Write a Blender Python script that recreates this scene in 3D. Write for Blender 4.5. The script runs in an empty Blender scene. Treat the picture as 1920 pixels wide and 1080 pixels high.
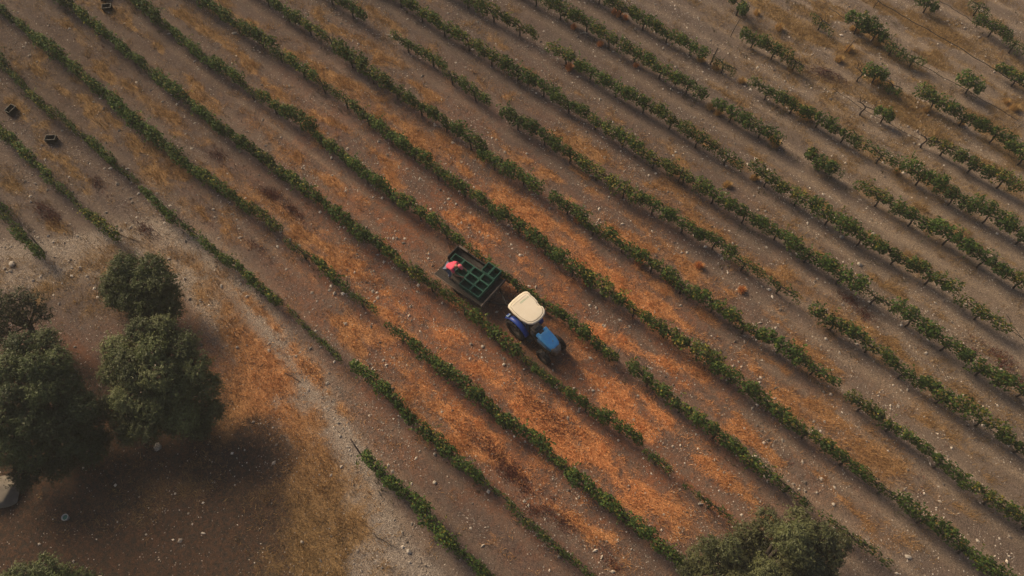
import bpy, math, random
import numpy as np
from mathutils import Vector, Matrix

random.seed(7)
rng = np.random.default_rng(7)
scene = bpy.context.scene
col = scene.collection

# ------------------------------------------------------------------ camera, sky, sun, exposure
YAW, TILT, ROLL = math.radians(38.21793683), math.radians(28.33405591), math.radians(1.9937027)
FPX, S = 1400.0, 2.4
CAM = np.array([0.0, -0.13865554, 28.84885931])
def _rz(a): return np.array([[math.cos(a), -math.sin(a), 0], [math.sin(a), math.cos(a), 0], [0, 0, 1]])
def _rx(a): return np.array([[1, 0, 0], [0, math.cos(a), -math.sin(a)], [0, math.sin(a), math.cos(a)]])
CM = _rz(YAW) @ _rx(TILT) @ _rz(ROLL)
cam_data = bpy.data.cameras.new('camera')
cam = bpy.data.objects.new('camera', cam_data); col.objects.link(cam)
cam_data.sensor_width = 36.0; cam_data.lens = 36.0 * FPX / 1920.0
cam_data.clip_start = 0.1; cam_data.clip_end = 2000.0
m4 = Matrix([[*CM[0], CAM[0]], [*CM[1], CAM[1]], [*CM[2], CAM[2]], [0, 0, 0, 1]])
cam.matrix_world = m4
scene.camera = cam

SUN_EL = math.radians(33.0)
SUN_AZ = math.radians(-4.0)            # direction in which shadows fall, from +X
world = bpy.data.worlds.new('World'); scene.world = world; world.use_nodes = True
nt = world.node_tree
sky = nt.nodes.new('ShaderNodeTexSky'); sky.sky_type = 'NISHITA'; sky.sun_disc = False
sky.sun_elevation = SUN_EL; sky.dust_density = 6.0; sky.air_density = 1.0; sky.ozone_density = 0.6
sx_, sy_ = -math.cos(SUN_AZ), -math.sin(SUN_AZ)
sky.sun_rotation = math.atan2(sx_, sy_)
bg = nt.nodes['Background']; bg.inputs['Strength'].default_value = 0.072
nt.links.new(sky.outputs['Color'], bg.inputs['Color'])
sun_d = bpy.data.lights.new('sun', 'SUN'); sun_d.energy = 3.6; sun_d.angle = math.radians(24.0)
sun_d.color = (1.0, 0.77, 0.50)
sun = bpy.data.objects.new('sun', sun_d); col.objects.link(sun)
sdir = Vector((math.cos(SUN_AZ) * math.cos(SUN_EL), math.sin(SUN_AZ) * math.cos(SUN_EL), -math.sin(SUN_EL)))
sun.rotation_euler = sdir.to_track_quat('-Z', 'Y').to_euler()
sun.location = (-40, 25, 40)
vs = scene.view_settings
vs.view_transform = 'Standard'; vs.look = 'None'; vs.exposure = 0.09; vs.gamma = 1.0; vs.use_curve_mapping = False

# ------------------------------------------------------------------ photo pixel <-> ground helpers (layout only)
def un(px, py, z=0.0):
    d = CM @ np.array([(px - 960) / FPX, -(py - 540) / FPX, -1.0])
    t = (z - CAM[2]) / d[2]
    return CAM + t * d
def pr(P):
    P = np.asarray(P, float)
    q = (P - CAM) @ CM
    return np.stack([960 - FPX * q[..., 0] / q[..., 2], 540 + FPX * q[..., 1] / q[..., 2]], -1)

# ------------------------------------------------------------------ numpy noise
def _hash(i, j, seed):
    n = (i.astype(np.int64) * 374761393 + j.astype(np.int64) * 668265263 + seed * 974711) & 0x7fffffff
    n = ((n ^ (n >> 13)) * 1274126177) & 0x7fffffff
    return ((n ^ (n >> 16)) & 0xffff) / 65535.0
def noise(x, y, seed=0):
    x = np.asarray(x, float); y = np.asarray(y, float)
    i = np.floor(x); j = np.floor(y); u = x - i; v = y - j
    u = u * u * (3 - 2 * u); v = v * v * (3 - 2 * v)
    a = _hash(i, j, seed); b = _hash(i + 1, j, seed); c = _hash(i, j + 1, seed); d = _hash(i + 1, j + 1, seed)
    return (a * (1 - u) + b * u) * (1 - v) + (c * (1 - u) + d * u) * v
def fbm(x, y, seed=0, o=4):
    t = 0; a = 0.5; s = 0
    for k in range(o):
        t = t + a * noise(x * 2 ** k, y * 2 ** k, seed + 17 * k); s += a; a *= 0.5
    return t / s
def sstep(a, b, x):
    t = np.clip((x - a) / (b - a), 0, 1); return t * t * (3 - 2 * t)

# ------------------------------------------------------------------ rows (photo points of each row's canopy centre)
ROWPT = {
0: [(0, 385), (30, 440), (85, 470)],
1: [(0, 240), (100, 340), (210, 437), (680, 850), (770, 930), (880, 1050)],
2: [(0, 110), (90, 200), (165, 262), (240, 330), (330, 405), (370, 440), (430, 490), (500, 545), (560, 600), (620, 650), (690, 705), (760, 770), (830, 835), (900, 895), (960, 950), (1010, 1000), (1100, 1075)],
3: [(30, 40), (100, 95), (200, 180), (260, 235), (330, 290), (400, 345), (510, 420), (560, 460), (650, 540), (700, 585), (760, 630), (830, 685), (900, 745), (960, 790), (1030, 850), (1100, 910), (1160, 960), (1250, 1040)],
4: [(120, 0), (200, 60), (300, 150), (400, 225), (500, 300), (600, 372), (700, 450), (780, 505), (840, 550), (920, 615), (1000, 683), (1055, 732), (1150, 792), (1300, 920)],
5: [(260, 0), (350, 80), (450, 150), (540, 210), (620, 275), (700, 340), (780, 390), (850, 440), (940, 505), (1000, 552), (1080, 605), (1150, 660), (1270, 750), (1370, 830), (1440, 880), (1510, 935), (1640, 1040)],
6: [(380, 0), (470, 60), (560, 120), (660, 195), (760, 270), (860, 345), (950, 405), (1080, 500), (1150, 550), (1250, 615), (1300, 655), (1370, 710), (1440, 755), (1500, 800), (1600, 870), (1700, 945), (1800, 1020), (1890, 1075)],
7: [(510, 0), (600, 60), (680, 125), (760, 180), (850, 240), (920, 295), (1010, 350), (1060, 380), (1150, 450), (1230, 500), (1320, 560), (1420, 625), (1500, 670), (1560, 710), (1640, 770), (1720, 830), (1800, 885), (1860, 930)],
8: [(645, 5), (750, 70), (830, 120), (910, 185), (960, 220), (1050, 270), (1150, 345), (1250, 400), (1330, 445), (1400, 490), (1480, 545), (1550, 590), (1640, 650), (1740, 720), (1840, 780)],
9: [(760, 0), (850, 60), (950, 120), (1050, 180), (1150, 240), (1200, 280), (1300, 340), (1400, 400), (1500, 460), (1600, 525), (1700, 590), (1800, 655), (1900, 715)],
10: [(900, 10), (1000, 60), (1050, 95), (1150, 160), (1250, 215), (1300, 255), (1390, 305), (1500, 370), (1600, 430), (1700, 490), (1800, 550), (1870, 600)],
11: [(1020, 0), (1100, 40), (1200, 100), (1300, 160), (1400, 220), (1450, 250), (1630, 350), (1700, 400), (1800, 455), (1900, 515)],
12: [(1150, 0), (1250, 55), (1310, 90), (1430, 160), (1550, 225), (1620, 268), (1700, 312), (1800, 370), (1920, 440)],
13: [(1400, 60), (1470, 100), (1665, 212), (1755, 260), (1830, 305), (1900, 345)],
14: [(1388, 0), (1630, 130), (1730, 175), (1820, 222), (1920, 285)],
15: [(1610, 35), (1690, 83), (1825, 158)],
16: [(1880, 118), (1920, 145)],
17: [(1742, 2), (1860, 46), (1905, 75)],
}
ROWXY = {}
for k, v in ROWPT.items():
    P = np.array([un(x, y, 0.8) for x, y in v])
    o = np.argsort(P[:, 0]); ROWXY[k] = (P[o, 0], P[o, 1])
def yrow(k, X):
    if k in ROWXY:
        xs, ys = ROWXY[k]
        off = ys - k * S
        f = 0.85
        return k * S + f * np.interp(X, xs, off)
    return k * S + 0 * np.asarray(X, float)
# stretches: photo x-range, fullness, colour (0 green .. 1 yellowing)
EDGE_L, EDGE_R = -999, 9999
SEG = {
0: [(EDGE_L, 78, 1.05, 0.0)],
1: [(EDGE_L, 212, .95, .2), (682, EDGE_R, 1.0, 0.0)],
2: [(EDGE_L, 246, .95, .3), (274, 378, .85, .1), (384, 515, .95, .1), (536, 640, .62, 0), (664, 770, 1.12, 0), (782, EDGE_R, .95, .1)],
3: [(EDGE_L, 515, 1.05, .1), (546, 640, .8, .5), (650, 700, .7, 0), (728, EDGE_R, 1.0, .15)],
4: [(EDGE_L, 836, 1.05, .1), (842, 955, 1.0, .3), (960, 1064, .74, .6), (1068, 1192, .95, .35), (1210, 1256, .72, .5), (1298, 1372, .66, .6)],
5: [(EDGE_L, 862, 1.1, .1), (868, 936, .84, .1), (948, 1150, 1.05, .2), (1186, 1518, 1.0, .4), (1556, 1652, 1.0, .1)],
6: [(EDGE_L, 1405, 1.08, .2), (1412, EDGE_R, 1.0, .25)],
7: [(EDGE_L, 1008, 1.1, .1), (1040, 1562, 1.08, .2), (1598, 1703, .85, .4), (1724, 1816, .9, .1), (1832, EDGE_R, 1.0, .1)],
8: [(EDGE_L, 678, .95, 0), (742, 913, .95, .2), (948, 1428, 1.08, .1), (1436, 1494, .72, .1), (1536, EDGE_R, 1.08, .2)],
9: [(EDGE_L, 1196, 1.08, .2), (1202, EDGE_R, 1.08, .15)],
10: [(EDGE_L, 1000, 1.0, .2), (1040, 1394, 1.06, .3), (1412, 1782, 1.1, .2), (1814, 1880, 1.0, .5)],
11: [(EDGE_L, 1318, 1.1, .15), (1350, 1460, 1.12, 0), (1624, EDGE_R, 1.1, .2)],
12: [(EDGE_L, 1322, 1.08, .1), (1340, 1376, .75, .1), (1420, 1612, 1.02, .2), (1622, 1690, .85, .1), (1700, EDGE_R, 1.12, .1)],
13: [(1396, 1474, 1.05, .1), (1752, 1912, 1.12, .2)],
14: [(1726, EDGE_R, 1.1, .1)],
16: [(1884, EDGE_R, 1.1, .1)],
17: [(1838, 1892, .85, .1)],
}
_XS = np.linspace(-75, 60, 2701)
ROWPX = {k: pr(np.stack([_XS, yrow(k, _XS), 0 * _XS + 0.8], -1)) for k in set(SEG) | set(ROWPT)}
def x_at_px(k, px): return float(np.interp(px, ROWPX[k][:, 0], _XS))

TRACK = [(-120, 505), (50, 497), (170, 476), (275, 452), (345, 478), (412, 548), (490, 650), (560, 745), (620, 850), (655, 960), (720, 1060), (790, 1130), (900, 1230)]
TRK = np.array([un(x, y)[:2] for x, y in TRACK])
def dist_poly(x, y, P):
    d = np.full(np.shape(x), 1e9); side = np.zeros(np.shape(x))
    for a, b in zip(P[:-1], P[1:]):
        ab = b - a; L2 = ab @ ab
        t = np.clip(((x - a[0]) * ab[0] + (y - a[1]) * ab[1]) / L2, 0, 1)
        dx = x - a[0] - t * ab[0]; dy = y - a[1] - t * ab[1]
        dd = np.hypot(dx, dy); cr = ab[0] * dy - ab[1] * dx
        m = dd < d; d = np.where(m, dd, d); side = np.where(m, np.sign(cr), side)
    return d, side
def in_vineyard(x, y):
    d, side = dist_poly(x, y, TRK)
    sd = d * side                             # positive on the vineyard side
    v = sstep(0.6, 1.6, sd)
    # rows 0 and 1 end before the track on the upper left
    ul = sstep(-0.3, 0.5, y - (1.7 - 0.0)) * sstep(1.0, -0.5, x - un(225, 440)[0])
    return np.clip(np.maximum(v, 0.0), 0, 1)
def lane(y): return np.abs(y / S - np.floor(y / S) - 0.5)    # 0 mid-lane, .5 on the row
def gz(x, y):
    x = np.asarray(x, float); y = np.asarray(y, float)
    vin = sstep(-0.5, 1.5, y - (-6 + 0 * x)) * sstep(-12, -6, x - y * 0 + 40)
    l = lane(y)
    z = 0.16 * (fbm(x / 7, y / 7, 3, 3) - 0.5)
    z = z + 0.06 * np.exp(-((0.5 - l) / 0.12) ** 2) - 0.035 * np.exp(-((l - 0.24) / 0.09) ** 2)
    z = z + 0.05 * (fbm(x / 0.7, y / 0.45, 5, 3) - 0.5)
    return z
def gzf(x, y): return float(gz(np.array([x]), np.array([y]))[0])

# ------------------------------------------------------------------ materials
def newmat(name):
    m = bpy.data.materials.new(name); m.use_nodes = True
    b = m.node_tree.nodes['Principled BSDF']
    return m, m.node_tree, b
def N(nt, t, **kw):
    n = nt.nodes.new(t)
    for k, v in kw.items(): setattr(n, k, v)
    return n
def mixc(nt, fac, a, b, blend='MIX'):
    n = N(nt, 'ShaderNodeMix', data_type='RGBA', blend_type=blend)
    for s, v in ((0, fac), (6, a), (7, b)):
        if hasattr(v, 'default_value') or hasattr(v, 'links'): nt.links.new(v, n.inputs[s])
        elif s == 0: n.inputs[s].default_value = v
        else: n.inputs[s].default_value = (*v, 1)
    return n.outputs[2]
def math_(nt, op, a, b=None, c=None, clamp=False):
    n = N(nt, 'ShaderNodeMath', operation=op); n.use_clamp = clamp
    for i, v in enumerate((a, b, c)):
        if v is None: continue
        if hasattr(v, 'links'): nt.links.new(v, n.inputs[i])
        else: n.inputs[i].default_value = v
    return n.outputs[0]
def noise_t(nt, vec, scale, detail=4, rough=0.6, dist=0.0):
    n = N(nt, 'ShaderNodeTexNoise'); n.inputs['Scale'].default_value = scale
    n.inputs['Detail'].default_value = detail; n.inputs['Roughness'].default_value = rough
    n.inputs['Distortion'].default_value = dist
    if vec is not None: nt.links.new(vec, n.inputs['Vector'])
    return n.outputs['Fac']
def maprange(nt, v, a, b, c=0.0, d=1.0, smooth=True):
    n = N(nt, 'ShaderNodeMapRange'); n.interpolation_type = 'SMOOTHSTEP' if smooth else 'LINEAR'
    nt.links.new(v, n.inputs[0])
    for i, q in enumerate((a, b, c, d)): n.inputs[i + 1].default_value = q
    return n.outputs[0]
def surface(name, c1, c2=None, scale=6.0, rough=0.6, metal=0.0, dirt=None, dirt_amt=0.45, bump=0.0, spec=0.4):
    m, nt, b = newmat(name)
    tc = N(nt, 'ShaderNodeTexCoord').outputs['Object']
    c2 = c2 or tuple(x * 0.75 for x in c1)
    f = maprange(nt, noise_t(nt, tc, scale, 5, .65), .35, .68)
    c = mixc(nt, f, c1, c2)
    if dirt:
        d = maprange(nt, noise_t(nt, tc, scale * .37, 6, .7, .6), .5, .7, 0, dirt_amt)
        c = mixc(nt, d, c, dirt)
    nt.links.new(c, b.inputs['Base Color'])
    r = maprange(nt, noise_t(nt, tc, scale * 2, 3), .3, .7, rough - .1, min(1, rough + .12))
    nt.links.new(r, b.inputs['Roughness'])
    b.inputs['Metallic'].default_value = metal
    b.inputs['Specular IOR Level'].default_value = spec
    if bump:
        bn = N(nt, 'ShaderNodeBump'); bn.inputs['Strength'].default_value = bump; bn.inputs['Distance'].default_value = 0.02
        nt.links.new(noise_t(nt, tc, scale * 4, 4), bn.inputs['Height']); nt.links.new(bn.outputs[0], b.inputs['Normal'])
    return m
def leafmat(name, rough=.5, trans=.3, attr='tint', vary=.25, spec=.35):
    m, nt, b = newmat(name)
    a = N(nt, 'ShaderNodeAttribute', attribute_name=attr)
    oi = N(nt, 'ShaderNodeObjectInfo')
    k = maprange(nt, oi.outputs['Random'], 0, 1, 1 - vary, 1 + vary, False)
    mul = N(nt, 'ShaderNodeVectorMath', operation='SCALE')
    nt.links.new(a.outputs['Color'], mul.inputs[0]); nt.links.new(k, mul.inputs['Scale'])
    nt.links.new(mul.outputs[0], b.inputs['Base Color'])
    b.inputs['Roughness'].default_value = rough; b.inputs['Specular IOR Level'].default_value = spec
    if trans:
        t = N(nt, 'ShaderNodeBsdfTranslucent'); nt.links.new(mul.outputs[0], t.inputs['Color'])
        mx = N(nt, 'ShaderNodeMixShader'); mx.inputs[0].default_value = trans
        nt.links.new(b.outputs[0], mx.inputs[1]); nt.links.new(t.outputs[0], mx.inputs[2])
        nt.links.new(mx.outputs[0], nt.nodes['Material Output'].inputs['Surface'])
    return m
M = {}
M['vine'] = leafmat('vine_leaf', .6, .3, vary=.22, spec=.2)
M['olive'] = leafmat('olive_leaf', .5, .12, vary=.1)
M['grass'] = leafmat('dry_grass_blade', .8, .25, vary=0, spec=.15)
M['weed'] = leafmat('weed_leaf', .75, .15, vary=0, spec=.2)
M['pebble'] = leafmat('pebble_stone', .9, 0, vary=0, spec=.15)
M['bark'] = surface('bark', (.075, .06, .047), (.04, .032, .026), 9, .9, bump=.8)
M['vinewood'] = surface('vine_wood', (.06, .047, .038), (.03, .024, .02), 20, .9, bump=.8)
M['rock'] = surface('limestone', (.46, .41, .35), (.30, .26, .22), 7, .9, dirt=(.16, .11, .08), dirt_amt=.6, bump=.6)
M['graywood'] = surface('weathered_wood', (.16, .125, .10), (.09, .07, .057), 14, .9, bump=.5, dirt=(.05, .035, .028))
M['darkmetal'] = surface('dark_steel', (.03, .027, .026), (.018, .016, .016), 8, .6, .3, dirt=(.06, .045, .035))
M['oldplank'] = surface('dark_old_plank', (.05, .042, .036), (.03, .026, .023), 12, .9, bump=.5, dirt=(.085, .066, .05), dirt_amt=.5)
M['rubber'] = surface('tyre_rubber', (.026, .023, .022), (.016, .015, .015), 12, .9, dirt=(.075, .055, .045), dirt_amt=.7)
M['cream'] = surface('cream_fibreglass', (.80, .72, .58), (.76, .67, .52), 3, .45, dirt=(.62, .56, .40), dirt_amt=.35)
M['roofstain'] = surface('algae_stain', (.42, .50, .36), (.62, .57, .43), 9, .6, dirt=(.72, .65, .5), dirt_amt=.5)
M['seamshade'] = surface('painted_seam_shade', (.26, .21, .13), (.50, .43, .30), 9, .8)
M['bluehood'] = surface('faded_blue_paint', (.14, .54, .95), (.11, .44, .90), 5, .45, dirt=(.30, .48, .66), dirt_amt=.4)
M['bluefend'] = surface('deep_blue_paint', (.018, .055, .32), (.015, .045, .24), 5, .4, dirt=(.06, .08, .2), dirt_amt=.4)
M['stripe'] = surface('pale_blue_trim', (.30, .42, .55), (.2, .3, .42), 8, .5)
M['greycast'] = surface('grey_cast_iron', (.13, .105, .09), (.07, .06, .052), 9, .75, dirt=(.05, .04, .033))
M['silver'] = surface('dull_silver_paint', (.24, .215, .19), (.13, .115, .10), 10, .6, dirt=(.08, .06, .05))
M['seat'] = surface('black_vinyl', (.02, .018, .018), None, 10, .6)
M['crate'] = surface('green_plastic', (.018, .112, .073), (.015, .09, .060), 6, .5, dirt=(.03, .05, .038), dirt_amt=.5)
M['crateinner'] = surface('dusty_green_plastic', (.026, .11, .075), (.026, .08, .058), 6, .7, dirt=(.035, .032, .026), dirt_amt=.5)
M['crateblack'] = surface('blackish_green_plastic', (.008, .014, .012), (.006, .010, .009), 8, .6, dirt=(.016, .017, .014), dirt_amt=.4)
M['pink'] = surface('pink_cotton', (.80, .10, .17), (.70, .075, .13), 14, .85)
M['pinkcap'] = surface('pink_cap_cotton', (.86, .20, .24), (.78, .14, .18), 14, .85)
M['jeans'] = surface('washed_denim', (.16, .19, .27), (.11, .13, .19), 20, .9)
M['shoe'] = surface('pale_canvas_shoe', (.36, .35, .31), None, 20, .9)
M['skin'] = surface('skin', (.36, .17, .11), (.32, .145, .09), 16, .6)
M['hair'] = surface('dark_hair', (.025, .018, .014), None, 30, .7)
M['shirt2'] = surface('dark_work_shirt', (.05, .055, .07), None, 14, .9)
M['hose'] = surface('black_pipe', (.022, .019, .017), None, 10, .7)
M['white'] = surface('white_plastic', (.55, .55, .52), None, 8, .5)
M['tealin'] = surface('teal_residue', (.05, .17, .13), None, 8, .6)
M['lamp'] = surface('lamp_lens', (.35, .33, .30), None, 8, .2)
M['redlens'] = surface('red_lens', (.25, .02, .015), None, 8, .3)

# ------------------------------------------------------------------ object helpers
def tag(o, label=None, cat=None, group=None, kind=None):
    if label: o['label'] = label
    if cat: o['category'] = cat
    if group: o['group'] = group
    if kind: o['kind'] = kind
    return o
def empty(name, loc, rz=0.0, rx=0.0, ry=0.0):
    o = bpy.data.objects.new(name, None); col.objects.link(o)
    o.location = loc; o.rotation_euler = (rx, ry, rz); o.empty_display_size = .2
    return o
def link(name, me, mat=None, parent=None, smooth=None):
    o = bpy.data.objects.new(name, me); col.objects.link(o)
    if mat and not me.materials: me.materials.append(mat)
    if parent: o.parent = parent
    return o
def mesh_np(name, V, F, tint=None, smooth=False):
    V = np.asarray(V, np.float32); F = np.asarray(F, np.int32)
    me = bpy.data.meshes.new(name); n = F.shape[1]
    me.vertices.add(len(V)); me.vertices.foreach_set('co', V.ravel())
    me.loops.add(F.size); me.loops.foreach_set('vertex_index', F.ravel())
    me.polygons.add(len(F)); me.polygons.foreach_set('loop_start', np.arange(0, F.size, n, dtype=np.int32))
    me.polygons.foreach_set('loop_total', np.full(len(F), n, np.int32))
    me.polygons.foreach_set('use_smooth', np.full(len(F), smooth, bool))
    me.update(calc_edges=True)
    if tint is not None:
        a = me.color_attributes.new('tint', 'FLOAT_COLOR', 'POINT')
        c = np.ones((len(V), 4), np.float32); c[:, :3] = tint; a.data.foreach_set('color', c.ravel())
    return me
class MB:
    def __init__(s): s.v = []; s.f = []; s.sm = []
    def add(s, V, F, smooth=False):
        b = len(s.v); s.v += [tuple(p) for p in V]; s.f += [tuple(i + b for i in f) for f in F]; s.sm += [smooth] * len(F); return s
    def box(s, c, d, R=None, taper=1.0):
        V = []
        for z in (-.5, .5):
            t = taper if z > 0 else 1
            for x, y in ((-.5, -.5), (.5, -.5), (.5, .5), (-.5, .5)): V.append(Vector((x * d[0] * t, y * d[1] * t, z * d[2])))
        if R is not None: V = [R @ p for p in V]
        V = [p + Vector(c) for p in V]
        return s.add(V, [(3, 2, 1, 0), (4, 5, 6, 7), (0, 1, 5, 4), (1, 2, 6, 5), (2, 3, 7, 6), (3, 0, 4, 7)])
    def tube(s, P, R, n=8, cap=True):
        P = [Vector(p) for p in P]
        if not hasattr(R, '__len__'): R = [R] * len(P)
        V = []; F = []; side = None
        for i, p in enumerate(P):
            d = (P[min(i + 1, len(P) - 1)] - P[max(i - 1, 0)]).normalized()
            if side is None: side = d.orthogonal().normalized()
            side = (side - d * side.dot(d)).normalized(); up = d.cross(side)
            for a in range(n):
                t = 2 * math.pi * a / n; V.append(p + (side * math.cos(t) + up * math.sin(t)) * R[i])
        for i in range(len(P) - 1):
            for a in range(n):
                b = (a + 1) % n; F.append((i * n + a, i * n + b, (i + 1) * n + b, (i + 1) * n + a))
        if cap: F.append(tuple(range(n - 1, -1, -1))); F.append(tuple(range((len(P) - 1) * n, len(P) * n)))
        return s.add(V, F, True)
    def loft(s, rings, smooth=True, cap=True):
        n = len(rings[0]); V = [p for r in rings for p in r]; F = []
        for i in range(len(rings) - 1):
            for a in range(n):
                b = (a + 1) % n; F.append((i * n + a, i * n + b, (i + 1) * n + b, (i + 1) * n + a))
        if cap: F.append(tuple(range(n - 1, -1, -1))); F.append(tuple(range((len(rings) - 1) * n, len(rings) * n)))
        return s.add(V, F, smooth)
    def lathe_y(s, prof, c, n=28):      # profile (r, y) closed ring about the y axis
        V = []; F = []; m = len(prof)
        for a in range(n):
            t = 2 * math.pi * a / n
            for r, y in prof: V.append((c[0] + r * math.cos(t), c[1] + y, c[2] + r * math.sin(t)))
        for a in range(n):
            b = (a + 1) % n
            for i in range(m):
                j = (i + 1) % m; F.append((a * m + i, b * m + i, b * m + j, a * m + j))
        return s.add(V, F, True)
    def mesh(s, name):
        me = bpy.data.meshes.new(name); me.from_pydata(s.v, [], s.f); me.polygons.foreach_set('use_smooth', s.sm); me.update()
        return me
    def build(s, name, mat, parent=None):
        me = s.mesh(name); me.materials.append(mat); return link(name, me, None, parent)
def soften(o, w=.01, seg=2):
    b = o.modifiers.new('bevel', 'BEVEL'); b.width = w; b.segments = seg; b.limit_method = 'ANGLE'; b.angle_limit = math.radians(40)
    return o
def copy_tree(o, parent=None):
    c = o.copy(); col.objects.link(c)
    if parent: c.parent = parent
    for ch in o.children: copy_tree(ch, c)
    return c

# ------------------------------------------------------------------ GROUND: one sheet with relief and cover masks
def blob(px, py, rx, ry=None, ang=0.0):
    return (px, py, rx, ry or rx, math.radians(ang))
def blobs(PX, L):
    t = np.zeros(PX.shape[0])
    for (px, py, rx, ry, a), amt in L:
        dx = PX[:, 0] - px; dy = PX[:, 1] - py
        u = dx * math.cos(a) + dy * math.sin(a); v = -dx * math.sin(a) + dy * math.cos(a)
        t += amt * np.exp(-(u / rx) ** 2 - (v / ry) ** 2)
    return t
GSPOT = [(970, 740, 60, 28), (820, 700, 80, 24), (760, 680, 40, 18), (1080, 830, 90, 34), (1010, 775, 40, 20), (790, 775, 70, 18), (850, 830, 50, 16), (745, 225, 70, 22), (1060, 450, 100, 20), (1130, 430, 60, 18),
 (1250, 545, 70, 18), (1000, 425, 60, 18), (950, 395, 50, 18), (1340, 725, 60, 16), (1300, 830, 40, 18), (1355, 895, 60, 14), (540, 410, 80, 22), (450, 360, 60, 16), (640, 490, 70, 16), (690, 560, 60, 16), (1180, 560, 70, 16),
 (890, 410, 40, 16), (1200, 470, 60, 16), (1090, 490, 60, 16), (560, 300, 60, 14), (350, 325, 50, 14), (240, 250, 50, 14), (340, 170, 40, 12), (590, 240, 40, 12), (1350, 290, 70, 14), (1250, 330, 60, 16), (1330, 580, 50, 14),
 (1160, 640, 60, 16), (1420, 640, 40, 12), (1100, 330, 60, 16), (900, 290, 50, 16), (700, 330, 60, 16), (620, 150, 40, 12), (480, 170, 40, 12), (150, 60, 60, 14), (120, 130, 40, 12), (1240, 770, 70, 16), (920, 690, 50, 16), (1170, 870, 50, 22), (1250, 950, 50, 22), (1480, 690, 40, 10), (1560, 790, 50, 12)]
def cover(x, y):
    """ground cover at world (x, y), with centre glow and dark edges painted in: grass density, orange-ness, gravel track, paleness, litter, rust earth"""
    PX = pr(np.stack([x, y, 0 * x], -1))
    far = (np.hypot(x + 9, y - 12) > 60)
    PX = np.clip(PX, -1500, 4000)
    d, side = dist_poly(x, y, TRK); sd = d * side
    vin = sstep(0.3, 1.3, sd)
    l = lane(y + .25 * (fbm(x / 5, y / 5, 71, 2) - .5))
    strip = np.exp(-(l / (.13 + .10 * fbm(x / 4, y / 1.5, 31, 2))) ** 2)
    patch = sstep(.42, .62, fbm(x / 2.6, y / 0.8, 33, 4))
    patch2 = sstep(.46, .64, fbm(x / 1.1, y / .5, 35, 4))
    centre_glow = blobs(PX, [(blob(1040, 640, 560, 300, 35), 1.0), (blob(1040, 860, 300, 200, 40), .35)])
    centre_glow = np.clip(centre_glow, 0, 1)  # bright orange glow around the tractor, painted into the ground colour
    dens = np.clip(blobs(PX, [(blob(1000, 600, 800, 480, 25), .6), (blob(900, 760, 300, 160, 45), .35), (blob(1700, 120, 420, 220, 30), 1.0), (blob(760, 210, 120, 60, 40), .3),
        (blob(200, 200, 600, 300), .8), (blob(1600, 700, 500, 400), .55), (blob(1100, 850, 260, 120, 45), .55)]), 0.12, 1.0)
    grass = vin * dens * (strip * (.12 + 1.0 * patch) * (.55 + .6 * patch2) + .35 * patch2 * patch + .22 * patch2)
    spots = blobs(PX, [(blob(a, b, c, d, 38), 1.0) for a, b, c, d in GSPOT])
    grass = np.clip(grass + vin * spots * (.25 + .75 * patch2) * sstep(.47, .36, l), 0, 1)
    tr_ = blobs(PX, [(blob(1720, 130, 360, 170, 30), 1.0)])
    grass = grass + vin * tr_ * .75 * sstep(.44, .60, fbm(x / 1.5, y / .6, 37, 4))
    tt = np.exp(-((np.abs(y - 10.95) - .47) / .16) ** 2) * sstep(-6.5, -8.5, x) * sstep(-40, -20, x)
    grass = grass * (1 - .7 * tt)
    # unfarmed ground left of the track
    out = 1 - vin
    gout = blobs(PX, [(blob(100, 540, 170, 60), .75), (blob(610, 1010, 110, 130), 1.1), (blob(470, 760, 60, 90, 40), .6), (blob(400, 640, 60, 120, -35), .35), (blob(560, 800, 60, 60), .6), (blob(590, 880, 45, 70), .6), (blob(500, 700, 30, 70, -40), .5), (blob(430, 600, 25, 60, -40), .5), (blob(370, 500, 60, 20, 40), .4), (blob(230, 480, 70, 40), .3),
        (blob(200, 950, 200, 80), .25), (blob(360, 900, 90, 50), .2)])
    bord = blobs(PX, [(blob(470, 565, 90, 13, 48), .8), (blob(560, 665, 90, 14, 50), .8), (blob(640, 770, 70, 14, 52), .7), (blob(440, 640, 90, 16, 52), .7), (blob(520, 750, 80, 18, 58), .8), (blob(575, 850, 80, 20, 68), .8), (blob(340, 520, 70, 14, 40), .6), (blob(600, 980, 80, 40, 75), .6), (blob(690, 920, 50, 14, 55), .5)])
    grass = grass + .8 * np.clip(bord, 0, 1) * sstep(.3, .55, fbm(x / .9, y / .9, 43, 4)) + .35 * np.exp(-(d / .28) ** 2) * sstep(.4, .6, fbm(x / 1.4, y / 1.4, 45, 3))
    grass = grass + out * np.clip(gout, 0, 1) * (.45 + .75 * sstep(.38, .6, fbm(x / 1.3, y / 1.3, 41, 4)))
    orange = np.clip(centre_glow * 1.1 + blobs(PX, [(blob(500, 720, 110, 150), .5), (blob(130, 680, 150, 60), .5)]), 0, 1)
    # wheel ruts of the farm track
    w = .35 * (fbm(x / 2, y / 2, 51, 3) - .5)
    rut = np.exp(-((d + w - .78) / .42) ** 2)
    track = np.clip(rut * 1.1 + .45 * np.exp(-(d / 1.3) ** 2), 0, 1) * sstep(.2, .45, fbm(x / 1.7, y / 1.7, 53, 3) + .12)
    track = np.clip(track + blobs(PX, [(blob(655, 900, 45, 70), .7), (blob(700, 1020, 60, 60, 45), .5), (blob(170, 470, 90, 26), .4), (blob(560, 720, 40, 60, 50), .4)]), 0, 1)
    pale = blobs(PX, [(blob(1750, 120, 520, 330, 25), .75), (blob(1800, 640, 320, 420), 1.1), (blob(1500, 930, 300, 120, 35), .25), (blob(680, 960, 120, 150), .5), (blob(360, 520, 160, 130), .3)])
    ruts = np.exp(-((l - .27) / .09) ** 2)
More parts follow.
